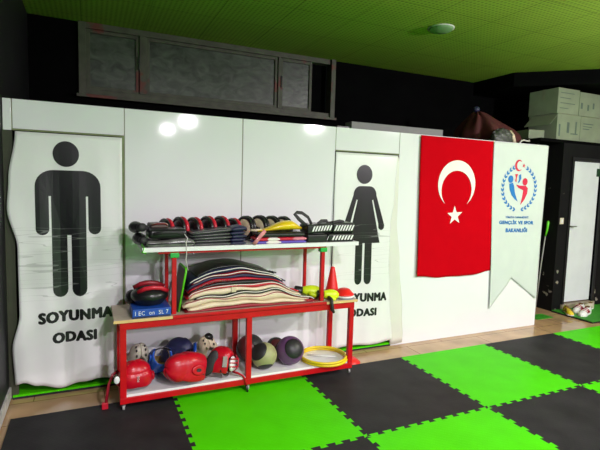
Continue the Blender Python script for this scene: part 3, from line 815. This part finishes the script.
# stack of dark kick pads
KX0, KX1 = -.905, -.512
def kz(n):
    def g(x):
        s = (x-KX0)/(KX1-KX0); return Z+n*(.0185+.0065*s)+ (.0 if n < 5 else .014*s)
    return g
ord_ = ['topmost', 'second from the top', 'middle', 'fourth from the top', 'lowest']
for k in range(5):
    t = thing('kick_pad', ord_[4-k]+' dark kick pad in the stack of five on the top shelf', 'pad', (0, 0, 0), (0, 0, 0), 'stack of flat dark kick pads on the top shelf')
    j = random.uniform(-.008, .008)
    bm = B(); pad_sheet(bm, KX0+j, KX1-.11+j, -.125+abs(j), .05, kz(k), lambda x, k=k: kz(k+1)(x)-.0012, 10); obj('cushion', bm, charcoal, t, smooth=True)
    bm = B(); pad_sheet(bm, KX1-.11+j, KX1+j, -.126+abs(j), .05, kz(k), lambda x, k=k: kz(k+1)(x)-.0012, 8); obj('grip_end', bm, navy, t, smooth=True)
    bm = B(); tube(bm, [(x, -.126+abs(j), (kz(k)(x)+kz(k+1)(x))/2) for x in (KX0+.01, -.8, -.7, KX1-.12)], .0022, 6); obj('piping', bm, grey_gloss, t, smooth=True)

# slabs and yellow paddle
def flat_pad(x0, x1, z0, z1, m, label, parts=(), y0=-.12, y1=.04, name='foam_pad'):
    t = thing(name, label, 'pad', ((x0+x1)/2, 0, z0))
    w = (x1-x0)/2
    bm = B(); pad_sheet(bm, -w, w, y0, y1, lambda x: 0, lambda x: z1-z0); obj('cushion', bm, m, t, smooth=True)
    for a, b_, mm in parts:
        bm = B(); pad_sheet(bm, a-(x0+x1)/2, b_-(x0+x1)/2, y0-.002, y1+.002, lambda x: -.0005, lambda x: z1-z0+.001, 8); obj('coloured_band', bm, mm, t, smooth=True)
    return t
flat_pad(-.435, -.035, Z, Z+.020, mat('violet_blue_vinyl', (.10, .07, .42), .4), 'thin violet-blue foam pad lying on the top shelf under the red and white one', ((-.36, -.24, white_vin),))
flat_pad(-.43, -.032, Z+.0205, Z+.044, pad_red, 'thin red foam pad with a white band, under the black one and yellow paddle', ((-.35, -.25, white_vin), (-.15, -.032, mat('pink_vinyl', (.65, .2, .25), .45))))
flat_pad(-.42, -.045, Z+.0445, Z+.083, black_vinyl, 'black foam pad directly beneath the yellow paddle')
t = thing('kicking_paddle', 'bright yellow leaf-shaped kicking paddle on the top shelf', 'paddle', (-.22, -.045, Z+.0838))
bm = B(); n = 22; rings = []
for i in range(n+1):
    s = i/n; x = -.19+.37*s; wy = .012+.065*math.sin(PI*min(1, s*1.02))**.8*(.35+.65*s) if s < .98 else .01
    h = (.010+.066*smooth01(s*1.6)*(1-smooth01((s-.72)/.28)*.82)); z0 = .0+.012*s
    rings.append([bm.verts.new((x, wy*math.cos(2*PI*k/12), z0+h/2+h/2*math.sin(2*PI*k/12))) for k in range(12)])
for a, b_ in zip(rings, rings[1:]):
    for k in range(12): bm.faces.new((a[k], a[(k+1) % 12], b_[(k+1) % 12], b_[k]))
bm.faces.new(rings[0][::-1]); bm.faces.new(rings[-1])
obj('blade', bm, yellow_v, t, sub=1)
bm = B(); tube(bm, [(-.235, .01, .0105), (-.19, 0, .0105), (-.15, 0, .013)], [.009, .010, .008], 10); obj('grip', bm, cream_vinyl, t, smooth=True)
bm = B(); pts = [(-.375, -.135, Z+.10), (-.41, -.142, Z+.065), (-.44, -.145, Z+.03), (-.463, -.142, Z+.004)]
tag(obj('pink_strap', tube(bm, pts, .005, 8, rz=.016), pink, smooth=True), 'faded pink strap trailing from the yellow paddle onto the top shelf', 'strap')

# three black mitts with white slanted stripes
def stripe_mitt(x0, x1, z0, z1, label, y0=-.12, n=8, tilt=0, s0=0, s1=1):
    t = thing('striped_mitt', label, 'mitt', (x0, y0, z0), (0, -tilt, 0), 'black striped mitts at the right end of the top shelf')
    w, h = x1-x0, z1-z0
    bm = B(); box(bm, 0, w, 0, .15, 0, h); obj('cushion', bm, black_vinyl, t, bevel=.014)
    bm = B()
    a0, a1 = w*s0+.012, w*s1-.012
    for k in range(n):
        p = a0+(a1-a0)*k/n; q = (a1-a0)/n*.55
        box_pts = [(p, h*.25), (p+q, h*.25), (p+q+h*.25, h*.78), (p+h*.25, h*.78)]
        lo_ = [bm.verts.new((x, -.0015, z)) for x, z in box_pts]; hi_ = [bm.verts.new((x, .001, z)) for x, z in box_pts]
        bm.faces.new(lo_); bm.faces.new(hi_[::-1])
        for i in range(4): bm.faces.new((lo_[i], lo_[(i+1) % 4], hi_[(i+1) % 4], hi_[i]))
    obj('white_stripes', bm, white_pl, t)
    return t
stripe_mitt(-.025, .15, Z, Z+.065, 'plain-looking black mitt at the bottom left of the striped mitt pile', n=1, s0=.9, s1=1.0)
stripe_mitt(.152, .385, Z, Z+.066, 'black mitt with white slanted stripes at the bottom right of the pile', y0=-.125, n=7, s0=.08)
t1 = stripe_mitt(-.03, .19, Z+.0665, Z+.138, 'black mitt with white slanted stripes at the upper left, beside the yellow paddle', y0=-.128, n=7, s0=.12, tilt=.05)
t2 = stripe_mitt(.192, .39, Z+.0672, Z+.150, 'black mitt with white slanted stripes topmost at the right end of the shelf', y0=-.118, n=7)
for t, pts in ((t1, [(.02, .03, .05), (-.055, .03, .115), (-.085, .04, .155), (-.06, .05, .166), (-.02, .05, .16), (.03, .05, .125), (.07, .05, .05)]),
               (t1, [(.12, .03, .05), (.11, .03, .075), (.14, .04, .09), (.19, .05, .088), (.205, .05, .06)]),
               (t2, [(.0, .03, .06), (.03, .03, .085), (.08, .04, .093), (.12, .05, .085), (.135, .05, .06)]),
               (t2, [(-.03, .05, .06), (-.02, .05, .075), (.04, .06, .08), (.06, .06, .06)])):
    bm = B(); tube(bm, pts, .0055, 8, rz=.014); obj('hand_strap', bm, black_foam, t, smooth=True)
# cord hanging over the front
bm = B(); tube(bm, [(-.955, -.1435, Z+.088), (-.935, -.15, Z+.06), (-.945, -.152, Z+.03), (-.94, -.152, Z-.02), (-.945, -.15, Z-.09), (-.93, -.148, Z-.16)], .0028, 6)
tag(obj('cord', bm, string_m, smooth=True), 'thin white cord with a knot hanging over the top shelf edge', 'cord')

# ---------------------------------------------------------------- middle shelf
Z = MB_
t = thing('printed_box', 'flat blue cardboard box with white lettering on the middle shelf', 'box', (-1.165, -.03, Z), (0, 0, 0))
bm = B(); box(bm, -.122, .122, -.125, .12, 0, .060); obj('carton', bm, blue_box_m, t, bevel=.003)
bm = B(); box(bm, -.118, .118, -.1265, -.1245, .002, .012); obj('printed_stripe', bm, navy, t)
bm = text_bm('I EC  on  SL 7', .05, 0, width=.21, height=.028, z=.034)
for v in bm.verts: v.co.y = -.1262
obj('lettering', bm, white_pl, t, fix=False)
t = thing('head_guard', 'black padded head guard with red bands on top of the blue box', 'head guard', (-1.165, -.02, Z+.0605))
bm = B(); ell(bm, (0, 0, .065), (.125, .118, .065), seg=24)
for v in bm.verts:
    if v.co.z < .02: v.co.z = .0+v.co.z*.2
obj('padded_body', bm, black_vinyl, t, sub=1)
bm = B(); ell(bm, (0, .02, .112), (.095, .085, .045)); obj('crown', bm, black_foam, t, smooth=True)
for y, z, dx in ((-.075, .128, .012), (-.025, .152, -.01)):
    bm = B(); tube(bm, [(-.095+dx, y+.01, z-.03), (-.05+dx, y-.008, z-.004), (.0+dx, y-.015, z+.002), (.05+dx, y-.012, z-.004), (.10+dx, y+.005, z-.03)], .010, 8, rz=.015); obj('red_band', bm, maroon if dx < 0 else pad_red, t, smooth=True)
bm = B(); ell(bm, (-.105, .09, .03), (.05, .06, .055)); obj('rear_flap', bm, black_vinyl, t, smooth=True)

# dark board with lime edging leaning beside the stack
t = thing('edged_board', 'dark green board with a bright lime edge leaning on the stack', 'board', (-.985, -.085, Z+.004), (0, .17, 0))
def rounded(w, h, r, n=6):
    return [(0, 0), (w, 0)] + [(w-r+r*math.cos(PI/2*k/n), h-r+r*math.sin(PI/2*k/n)) for k in range(n+1)] + [(r+r*math.cos(PI/2+PI/2*k/n), h-r+r*math.sin(PI/2+PI/2*k/n)) for k in range(n+1)]
pr = rounded(.26, .30, .03)
bm = B(); a = [bm.verts.new((0, y, z)) for y, z in pr]; b_ = [bm.verts.new((.010, y, z)) for y, z in pr]
bm.faces.new(a); bm.faces.new(b_[::-1])
for i in range(len(pr)): bm.faces.new((a[i], a[(i+1) % len(pr)], b_[(i+1) % len(pr)], b_[i]))
obj('panel', bm, dark_green, t)
bm = B(); tube(bm, [(.005, y, z) for y, z in pr[2:]]+[(.005, 0, .0)], .008, 8); obj('lime_edging', bm, lime, t, smooth=True)

# stacked chest guards
layers = [  # material, piping, x0, x1, thickness, wave
    (maroon, None, -.945, .085, .022, 'dark maroon chest guard at the very bottom of the stack'),
    (cream_vinyl, None, -.925, .015, .030, 'cream chest guard second from the bottom of the stack'),
    (cream_vinyl, maroon, -.955, .0, .052, 'thick cream chest guard third from the bottom of the stack'),
    (black_vinyl, white_vin, -.88, .05, .018, 'black chest guard with white piping above the thick cream ones'),
    (cream_vinyl, None, -.915, -.07, .038, 'rolled cream chest guard in the middle of the stack'),
    (pad_red, white_vin, -.935, -.11, .024, 'red chest guard with white piping above the rolled cream one'),
    (black_vinyl, None, -.925, -.17, .024, 'black chest guard just above the middle of the stack'),
    (pad_red, None, -.925, -.20, .018, 'thin bright red chest guard fifth from the top'),
    (navy, None, -.93, -.215, .030, 'navy chest guard fourth from the top of the stack'),
    (maroon, white_vin, -.90, -.225, .020, 'maroon chest guard with white piping third from the top'),
    (navy, white_vin, -.925, -.25, .030, 'navy chest guard with white piping right under the top one'),
    (black_vinyl, None, -.87, -.29, .022, 'black chest guard on top of the stack'),
]
def tk(i, x):
    _, _, x0, x1, th, _ = layers[i]
    if x > x1: return 0.0 + th*.35*(1-smooth01((x-x1)/.06))
    if x < x0: return th*.6*(1-smooth01((x0-x)/.05))
    e = min(.72+.28*smooth01((x-x0)/.25), .35+.65*smooth01((x1-x)/.33))
    return th*e*(1+.30*math.sin(x*9+i*2.1)+.12*math.sin(x*23+i))
def zz(i, x): return Z+.001+sum(tk(k, x) for k in range(i))
for i, (m, pm, x0, x1, th, lb) in enumerate(layers):
    t = thing('chest_guard', lb, 'chest guard', ((x0+x1)/2, 0, 0), group='chest guards stacked on the middle shelf')
    jy = random.uniform(-.016, .012); ox = (x0+x1)/2; y0 = -.128+jy*.6
    bm = B(); pad_sheet(bm, x0, x1, y0, .17+jy, lambda x: zz(i, x)+.0005, lambda x: zz(i+1, x)-.001, 44); bmesh.ops.translate(bm, vec=(-ox, 0, 0), verts=bm.verts[:])
    obj('panel', bm, m, t, smooth=True)
    if pm:
        bm = B(); tube(bm, [(x-ox, y0+.0015, zz(i, x)+tk(i, x)*(.74+.16*math.sin(x*7+i))) for x in [x0+.012+(x1-x0-.024)*k/40 for k in range(41)]], .0034, 6); obj('piping', bm, pm, t, smooth=True)
    if i in (1, 5, 8, 11):
        bm = B()
        for q in range(3):
            xq = x1-.02-q*.02; tube(bm, [(xq-ox, y0+.01, zz(i, xq)+th*.3), (xq+.016-ox, y0-.006, zz(i, xq)+th*.5), (xq+.03-ox, y0-.004, zz(i, xq)+th*.25)], .005, 6)
        obj('lace', bm, m if i != 1 else pad_red, t, smooth=True)
    if i == 7:
        bm = embolden(text_bm('TAEKWONDO', .05, 0, width=.26, height=.011), .001)
        for v in bm.verts:
            wx = v.co.x-.75; v.co = Vector((wx-ox, y0-.0015, zz(7, wx)+tk(7, wx)*.5+v.co.z))
        obj('lettering', bm, white_vin, t, fix=False)
    if i == 4:
        bm = B(); box(bm, -.62-ox, -.585-ox, y0-.004, y0+.06, zz(4, -.6)+.001, zz(5, -.6)-.001); obj('tie_band', bm, cream_foam, t, bevel=.003)

# right end of the middle shelf
glove((.0, .03, Z+.055), (0, .12, -.25), neon, black_vinyl, 'neon yellow sparring glove with black cuff next to the rack post', 1.0)
glove((.135, -.085, Z+.044), (.3, .12, -.12), neon, black_vinyl, 'neon yellow sparring glove nearest the shelf corner, in front of the cone', .80)
bm = B(); pts = [(.175, -.10, Z+.03), (.17, -.175, Z+.02), (.175, -.18, Z-.02), (.18, -.178, Z-.06), (.195, -.18, Z-.085)]
tag(obj('glove_strap', tube(bm, pts, [.012, .014, .014, .016, .010], 8), black_foam, smooth=True), 'black wrist strap hanging over the middle shelf front near the right corner', 'strap')
t = thing('traffic_cone', 'red plastic training cone on a pale base at the right of the rack', 'cone', (.315, .085, Z))
bm = B(); box(bm, -.068, .068, -.068, .068, 0, .012); lathe(bm, [(.060, .012), (.056, .030)], 24); obj('base', bm, cone_base, t, bevel=.004)
bm = B(); lathe(bm, [(.056, .028), (.050, .05), (.022, .20), (.017, .222), (.012, .226)], 28); obj('cone_body', bm, cone_red, t, smooth=True)
for k, (m, r0_, lb) in enumerate(((grey_pl, .078, 'grey disc marker cone at the bottom of the small stack beside the tall cone'), (white_pl, .080, 'white disc marker cone in the middle of the small stack beside the tall cone'), (cone_red, .078, 'red disc marker cone on top of the small stack beside the tall cone'))):
    bm = B(); z0 = .013*k if k < 2 else .028
    h = .02 if k < 2 else .045
    lathe(bm, [(r0_, 0), (r0_+.002, .006), (r0_*.93, .012), (r0_*.55 if k == 2 else r0_*.8, h), (.025, h+.006 if k == 2 else h), (.004, h+.007 if k == 2 else h)], 32)
    tag(obj('disc_cone', bm, m, smooth=True, loc=(.335, -.085, Z+z0)), lb, 'cone', 'disc marker cones stacked on the middle shelf')

# ---------------------------------------------------------------- lower shelf
Z = LB
def eul(xc, yc, zc):
    """Euler angles that send local X, Y, Z to these directions"""
    X = Vector(xc).normalized(); Zv = Vector(zc); Zv = (Zv-X*Zv.dot(X)).normalized(); Y = Zv.cross(X)
    return tuple(Matrix((X, Y, Zv)).transposed().to_euler())
head_guard((-1.262, -.070, Z+.105), (.02, 0, PI+.12), red_foam, 'glossy red head guard with white lettering behind the left front post', s=.84, logo=('FOX', .045), scale=(1.2, .80, .98), rest=Z, slots=False, ears=(-1, 1))
head_guard((-1.225, .135, Z+.20), (.35, .0, .15), grey_foam, 'grey-beige head guard with air holes behind the leftmost red one', s=.84, lining=grey_foam, scale=(.85, .7, 1.25), rest=Z, face=.25)
head_guard((-1.085, .10, Z+.135), (-PI+.85, .15, .1), blue_foam, 'blue head guard with ochre lining between the leftmost and middle red ones', lining=gold_foam, s=.86, scale=(.85, .8, 1.3), rest=Z, slots=False)
head_guard((-.945, .125, Z+.150), (.1, .55, .9), navy, 'dark navy head guard with blue strap behind the middle red one', s=.92, strap=blue_foam, scale=(.9, 1.05, 1.12), rest=Z, slots=False)
head_guard((-.925, -.105, Z+.103), eul((.35, -1, .15), None, (-1, -.25, .25)), red_foam, 'glossy red head guard with dark ear hole, middle of the lower shelf left bay', s=.94, strap=dark_red, scale=(.85, .98, 1.48), rest=Z, slots=False)
head_guard((-.725, .150, Z+.17), (.45, -.35, .25), cream_foam, 'cream head guard with black patch behind the right red one', s=.84, lining=grey_foam, scale=(.85, .65, 1.4), rest=Z, face=.25)
head_guard((-.672, -.075, Z+.105), (.0, .30, 1.0), red_foam, 'glossy red head guard with open face, nearest the middle post', lining=black_foam, s=.84, scale=(1.0, 1.0, 1.08), rest=Z, slots=False, ears=(1,))
# blue strap over the navy one, label patch and bars on the open-faced one
for o in list(bpy.data.objects):
    if o.get('label', '').startswith('dark navy head guard'):
        bm = B(); tube(bm, [(-.02, -.11, .10), (-.03, -.135, .05), (-.02, -.142, .0), (.0, -.13, -.05), (.06, -.12, -.07)], .007, 8, rz=.016); obj('blue_strap', bm, blue_foam, o, smooth=True)
    if o.get('label', '').startswith('glossy red head guard with open face'):
        bm = B(); box(bm, -.122, -.112, -.085, -.05, -.03, .05); obj('size_label', bm, mat('pale_label', (.45, .42, .38), .5), o)
        bm = B()
        for z in (-.03, 0.0, .03): tube(bm, [(-.07, -.10, z), (0, -.15, z), (.07, -.10, z)], .005, 8)
        tube(bm, [(0, -.12, .06), (0, -.152, .03), (0, -.152, -.03), (0, -.12, -.07)], .005, 8); obj('face_bars', bm, red_foam, o, smooth=True)
        bm = B(); ell(bm, (-.100, .060, -.01), (.018, .050, .105), (.35, 0, .1)); obj('black_side_panel', bm, black_foam, o, smooth=True)
        bm = B(); ell(bm, (0, -.10, -.01), (.066, .024, .06)); obj('white_visor', bm, white_pl, o, smooth=True)
    if o.get('label', '').startswith('cream head guard'):
        bm = B(); ell(bm, (.035, -.01, .112), (.045, .055, .022), (0, .3, 0)); obj('black_patch', bm, black_vinyl, o, smooth=True)
bm = B(); pts = [(-.60, -.10, Z+.04), (-.565, -.14, Z+.035), (-.535, -.158, Z+.02), (-.515, -.160, Z-.01), (-.505, -.160, Z-.06)]
o = tag(obj('chin_cord', tube(bm, pts, .005, 8, rz=.009), red_foam, smooth=True), 'red cord with black end hanging over the rail beside the middle post', 'strap')
bm = B(); tube(bm, [(-.506, -.161, Z-.055), (-.495, -.165, Z-.115)], .009, 8); obj('black_end', bm, black_vinyl, o, smooth=True)
# strap with white buckle hanging off the left end
bm = B(); pts = [(-1.37, -.04, Z+.13), (-1.405, -.06, Z+.12), (-1.43, -.07, Z+.06), (-1.44, -.07, Z-.0), (-1.45, -.075, .02)]
o = tag(obj('hanging_strap', tube(bm, pts, .006, 8, rz=.011), maroon, smooth=True), 'dark red strap with white buckle hanging off the left end of the lower shelf', 'strap')
bm = B(); ell(bm, (-1.385, -.165, Z+.12), (.018, .008, .026)); obj('buckle', bm, white_pl, o, smooth=True)
bm = B(); box(bm, -1.475, -1.435, -.085, -.06, 0, .045); obj('strap_end', bm, pad_red, o, bevel=.006)

# medicine balls
def med_ball(x, y, r, m, caps, label, z=None):
    t = thing('medicine_ball', label, 'ball', (x, y, Z+r+.001), group='medicine balls on the lower shelf')
    bm = B(); ell(bm, (0, 0, 0), (r, r, r), seg=36); obj('ball_body', bm, m, t, smooth=True)
    for d_, ang, mm in caps:
        bm = B(); n = 12; q = Vector((0, 0, 1)).rotation_difference(Vector(d_).normalized()).to_matrix().to_4x4()
        prof = [(max(.0005, (r+.0025)*math.sin(ang*k/n)), (r+.0025)*math.cos(ang*k/n)) for k in range(n+1)]
        prof.append((r*.985*math.sin(ang), r*.985*math.cos(ang)))
        lathe(bm, prof, 36); bmesh.ops.transform(bm, matrix=q, verts=bm.verts[:]); obj('grip_panel', bm, mm, t, smooth=True)
    return t
med_ball(-.325, -.035, .099, ball_olive, (((-.85, -.35, .75), .80, ball_black), ((-.05, -.55, -.85), .62, ball_black), ((.3, 1, .2), .8, ball_black)), 'olive and black medicine ball right of the middle post')
med_ball(-.385, .125, .108, ball_red, (((.6, -.3, .6), .9, ball_black), ((-.7, .2, -.4), .8, ball_black)), 'dark red and black medicine ball behind the olive one')
med_ball(-.105, -.030, .110, ball_purple, (((.0, -.85, .45), .74, ball_black), ((0, .9, -.3), .8, ball_black)), 'purple and black medicine ball in front of the yellow rings')
med_ball(-.155, .150, .080, ball_black, (((-.2, -.6, .5), .6, ball_red),), 'small black medicine ball behind the purple one')
# yellow rings
for k, (x, y, R, lb) in enumerate(((.200, -.022, .188, 'lower yellow plastic ring on the lower shelf'), (.192, -.030, .184, 'upper yellow plastic ring lying on the other ring'))):
    bm = B(); torus(bm, (0, 0, .011), R, .0105, 64, 12)
    tag(obj('agility_ring', bm, ring_yellow, smooth=True, loc=(x, y, Z+.001+.0215*k)), lb, 'ring', 'yellow rings stacked on the lower shelf')
bm = B(); tube(bm, [(.10, .08, Z+.007), (.31, -.04, Z+.007)], .006, 8); tag(obj('stick', bm, white_pl, smooth=True), 'thin white stick lying inside the yellow rings', 'stick')
bm = B(); tube(bm, [(-.455, -.03, Z+.008), (-.425, .14, Z+.10)], .008, 8); tag(obj('grey_rod', bm, charcoal, smooth=True), 'dark rod leaning behind the middle post beside the balls', 'stick')
# red disc marker on floor behind the right leg
bm = B(); lathe(bm, [(.095, 0), (.096, .008), (.055, .04), (.025, .045), (.004, .045)], 32)
tag(obj('disc_cone', bm, cone_red, smooth=True, loc=(.52, .10, FZ)), 'red disc marker cone on the floor behind the right rack leg', 'cone')

# ---------------------------------------------------------------- on top of the changing room
bm = B(); box(bm, .69, 1.775, .5, .62, 2.005, 2.118, 0); box(bm, .55, .69, .52, .62, 2.005, 2.07, 1)
tag(obj('grey_slab', bm, [grey_slab, black_vinyl], bevel=.002), 'long grey slab lying on top of the changing room above the woman banner', 'board')
t = thing('cloth_heap', 'dull dark red cloth draped in a heap above the flag', 'cloth', (2.66, .85, 2.005))
bm = B(); n = 40; rows = []
prof = [(.0, .40), (.06, .40), (.14, .38), (.24, .33), (.36, .26), (.48, .18), (.54, .0)]
for r_, h in prof:
    row = []
    for k in range(n):
        a = 2*PI*k/n; w = 1+.22*math.sin(5*a+r_*9)*(r_*2)+.1*math.sin(9*a)
        row.append(bm.verts.new((r_*w*math.cos(a)*(1.05 if math.cos(a) > 0 else .30)-.10, r_*w*math.sin(a)*.6, h*(1+.06*math.sin(7*a)))))
    rows.append(row)
for a, b_ in zip(rows, rows[1:]):
    for k in range(n): bm.faces.new((a[k], a[(k+1) % n], b_[(k+1) % n], b_[k]))
bm.faces.new(rows[-1])
obj('folds', bm, dull_red, t, sub=1)
bm = B(); ell(bm, (0, 0, 0), (.04, .04, .036)); tag(obj('rubber_ball', bm, blue_dim, smooth=True, loc=(2.555, .85, 2.442)), 'small dusty blue ball on top of the dark red cloth heap', 'ball')
bm = B(); ell(bm, (0, 0, 0), (.14, .07, .095), seg=28)
rr = random.Random(3)
for v in bm.verts:
    v.co += Vector((rr.uniform(-1, 1), rr.uniform(-1, 1), rr.uniform(-1, 1)))*.012
    v.co.z = max(v.co.z, -.08)
tag(obj('plastic_bag', bm, plastic_bag, smooth=True, loc=(2.56, .46, 2.088)), 'crumpled pale plastic bag on the partition top in front of the red cloth', 'bag')
bm = B(); tube(bm, [(2.76, .46, 2.03), (2.74, .48, 2.12), (2.72, .50, 2.18)], [.02, .028, .014], 8); tag(obj('paper_roll', bm, cream_foam, smooth=True), 'short pale roll standing beside the crumpled plastic bag', 'roll')
bm = B(); tube(bm, [(2.95, .55, 2.01), (2.98, .58, 2.06), (3.05, .62, 2.10), (3.14, .66, 2.115), (3.25, .72, 2.118), (3.40, .80, 2.13), (3.5, .9, 2.18)], .009, 8)
tag(obj('white_cable', bm, string_m, smooth=True), 'curved white cable between the partition top and the cartons', 'cord')

# cartons on the booth
def cartonbox(loc, dims, rz, label, flap=False, marks=()):
    t = thing('carton', label, 'box', loc, (0, 0, rz), 'cartons piled on the black booth')
    x, y, z = dims
    bm = B(); box(bm, 0, x, 0, y, 0, z); obj('box_body', bm, carton, t, bevel=.004)
    bm = B(); box(bm, -.001, x+.001, y*.45, y*.55, z*.6, z+.0015); box(bm, 0.0, x, -.0012, .0, z-.006, z-.002); obj('tape', bm, mat('dull_tape', (.25, .26, .18), .4), t)
    for (a, b_, c, e) in marks:
        bm = B(); box(bm, x*a, x*b_, -.0015, 0, z*c, z*e); obj('printed_mark', bm, carton_side, t)
    if flap:
        bm = B(); tube
        v = [bm.verts.new(p) for p in ((0, 0, z*.95), (0, y*.9, z*.95), (-.13, y*.9, z*.55), (-.13, 0, z*.55))]; bm.faces.new(v)
        obj('flap', bm, carton, t, solid=.004)
    return t
cartonbox((3.81, .75, 2.171), (.44, .42, .33), 0, 'lower carton with printed front and open flap on the booth', True, ((.08, .14, .15, .6), (.42, .52, .3, .7), (.60, .90, .25, .30), (.78, .84, .3, .75)))
cartonbox((4.27, .76, 2.171), (.50, .42, .33), 0, 'lower carton at the right edge on the booth', False, ((.1, .5, .7, .74), (.1, .35, .5, .54), (.1, .45, .6, .63)))
cartonbox((3.80, .755, 2.503), (.40, .42, .315), 0, 'upper left carton on the booth, above the one with the open flap', False, ((.1, .75, .8, .83), (.1, .6, .6, .63), (.12, .8, .4, .43), (.1, .5, .2, .23)))
cartonbox((4.21, .755, 2.503), (.52, .42, .300), 0, 'upper right carton on the booth, at the right edge', False, ((.05, .12, .3, .55), (.3, .36, .25, .5), (.5, .56, .35, .6)))
t = cartonbox((3.50, .90, 2.171), (.24, .22, .12), -.15, 'small low carton at the left end of the pile on the booth', False)
# broom leaning on the booth side
t = thing('broom', 'thin pale grey stick with a lime green grip leaning at the booth corner', 'broom', (3.815, .80, FZ), (0, 0, 0))
bm = B(); tube(bm, [(-.02, .05, .0), (0, .03, .6), (.015, .01, .98)], .008, 10); obj('stick', bm, mat('grey_stick', (.35, .35, .33), .5), t, smooth=True)
bm = B(); tube(bm, [(.015, .01, .96), (.022, .0, 1.04), (.026, -.005, 1.14), (.026, -.005, 1.16)], [.010, .014, .018, .010], 10); obj('grip', bm, lime, t, smooth=True)

# shoes on the doormat
def shoe(loc, rz, m, accent, label, s=1.0, lining=shoe_dark):
    t = thing('shoe', label, 'shoe', loc, (0, 0, rz), 'shoes on the green doormat'); t.scale = (s, s, s)
    bm = B(); rings = []
    prof = [(-.135, .030, .075), (-.11, .038, .088), (-.05, .036, .080), (0, .038, .066), (.06, .046, .052), (.11, .042, .040), (.145, .020, .026)]
    for x, w, h in prof:
        rings.append([bm.verts.new((x, w*math.cos(a), .012+h*max(0, math.sin(a))**.7)) for a in [PI*k/12 for k in range(13)]])
    for a, b_ in zip(rings, rings[1:]):
        for k in range(12): bm.faces.new((a[k], a[k+1], b_[k+1], b_[k]))
    bm.faces.new(rings[0]); bm.faces.new(rings[-1][::-1])
    obj('upper', bm, m, t, smooth=True)
    bm = B()
    out = [(-.138, 0), (-.13, .030), (-.08, .038), (0, .036), (.07, .048), (.12, .042), (.15, .0)]
    lp = out+[(x, -y) for x, y in out[::-1][1:-1]]
    a = [bm.verts.new((x, y, 0)) for x, y in lp]; b_ = [bm.verts.new((x, y, .016)) for x, y in lp]
    bm.faces.new(a[::-1]); bm.faces.new(b_)
    for i in range(len(lp)): bm.faces.new((a[i], a[(i+1) % len(lp)], b_[(i+1) % len(lp)], b_[i]))
    obj('sole', bm, white_pl, t)
    bm = B(); ell(bm, (-.075, 0, .088), (.045, .026, .012)); obj('opening', bm, lining, t, smooth=True)
    bm = B()
    for x in (-.02, .015, .05): tube(bm, [(x, -.046, .035), (x+.01, -.03, .066 - .3*max(0, x)), (x+.012, 0, .085-.35*max(0, x+.02)), (x+.01, .03, .066-.3*max(0, x)), (x, .046, .035)], .004, 6, rz=.009)
    obj('stripes', bm, accent, t, smooth=True)
    return t
sz = FZ+.0245
shoe((3.90, .47, sz), -2.2, shoe_yellow, shoe_dark, 'yellow shoe at the left end of the doormat', .85)
shoe((4.06, .36, sz), -2.85, white_pl, maroon, 'white sneaker with dark red stripes, nearest of the pair', 1.0)
shoe((4.13, .49, sz), -2.8, white_pl, maroon, 'white sneaker with dark red stripes, beside its twin towards the door', 1.0)
shoe((4.36, .52, sz), -2.9, mat('beige_shoe', (.6, .56, .42), .5), mat('beige_lace', (.5, .46, .35), .5), 'pale beige shoe at the right of the sneakers', .9)

# ---------------------------------------------------------------- ceiling fittings
t = thing('ceiling_disc', 'round flat fitting on the green-lit ceiling', 'light', (1.546, .346, CEIL))
bm = B(); lathe(bm, [(.11, 0), (.115, -.012), (.10, -.028), (.02, -.032)], 32); obj('cover', bm, mat('disc_cover', (.20, .34, .17), .6, spec=.2), t, smooth=True)
bm = B(); lathe(bm, [(.125, 0), (.125, -.008), (.112, -.010)], 32); obj('mounting_ring', bm, light_frame, t, smooth=True)
for k, (lx, ly, pw) in enumerate(LAMPS):
    t = thing('ceiling_light', 'round surface-mounted ceiling lamp behind the camera', 'light', (lx, ly, CEIL), group='round ceiling lamps')
    bm = B(); lathe(bm, [(.15, 0), (.15, -.06), (.125, -.06), (.125, -.04)], 32); obj('housing', bm, light_frame, t)
    bm = B(); lathe(bm, [(.12, -.045), (.12, -.050)], 32); obj('diffuser', bm, lamp_glow, t)
t = thing('ceiling_fill_lamp', 'added globe lamp out of view, brightening the right of the ceiling', 'light', FILL_POS)
bm = B(); lathe(bm, [(.05, CEIL-FILL_POS[2]), (.05, CEIL-FILL_POS[2]-.03)], 24); tube(bm, [(0, 0, CEIL-FILL_POS[2]-.02), (0, 0, .13)], .008); obj('cord', bm, light_frame, t)  # cord and cap dress up the added fill light
bm = B(); lathe(bm, [(.03, .125), (.05, .105), (.06, .102)], 24); obj('cap', bm, light_frame, t)
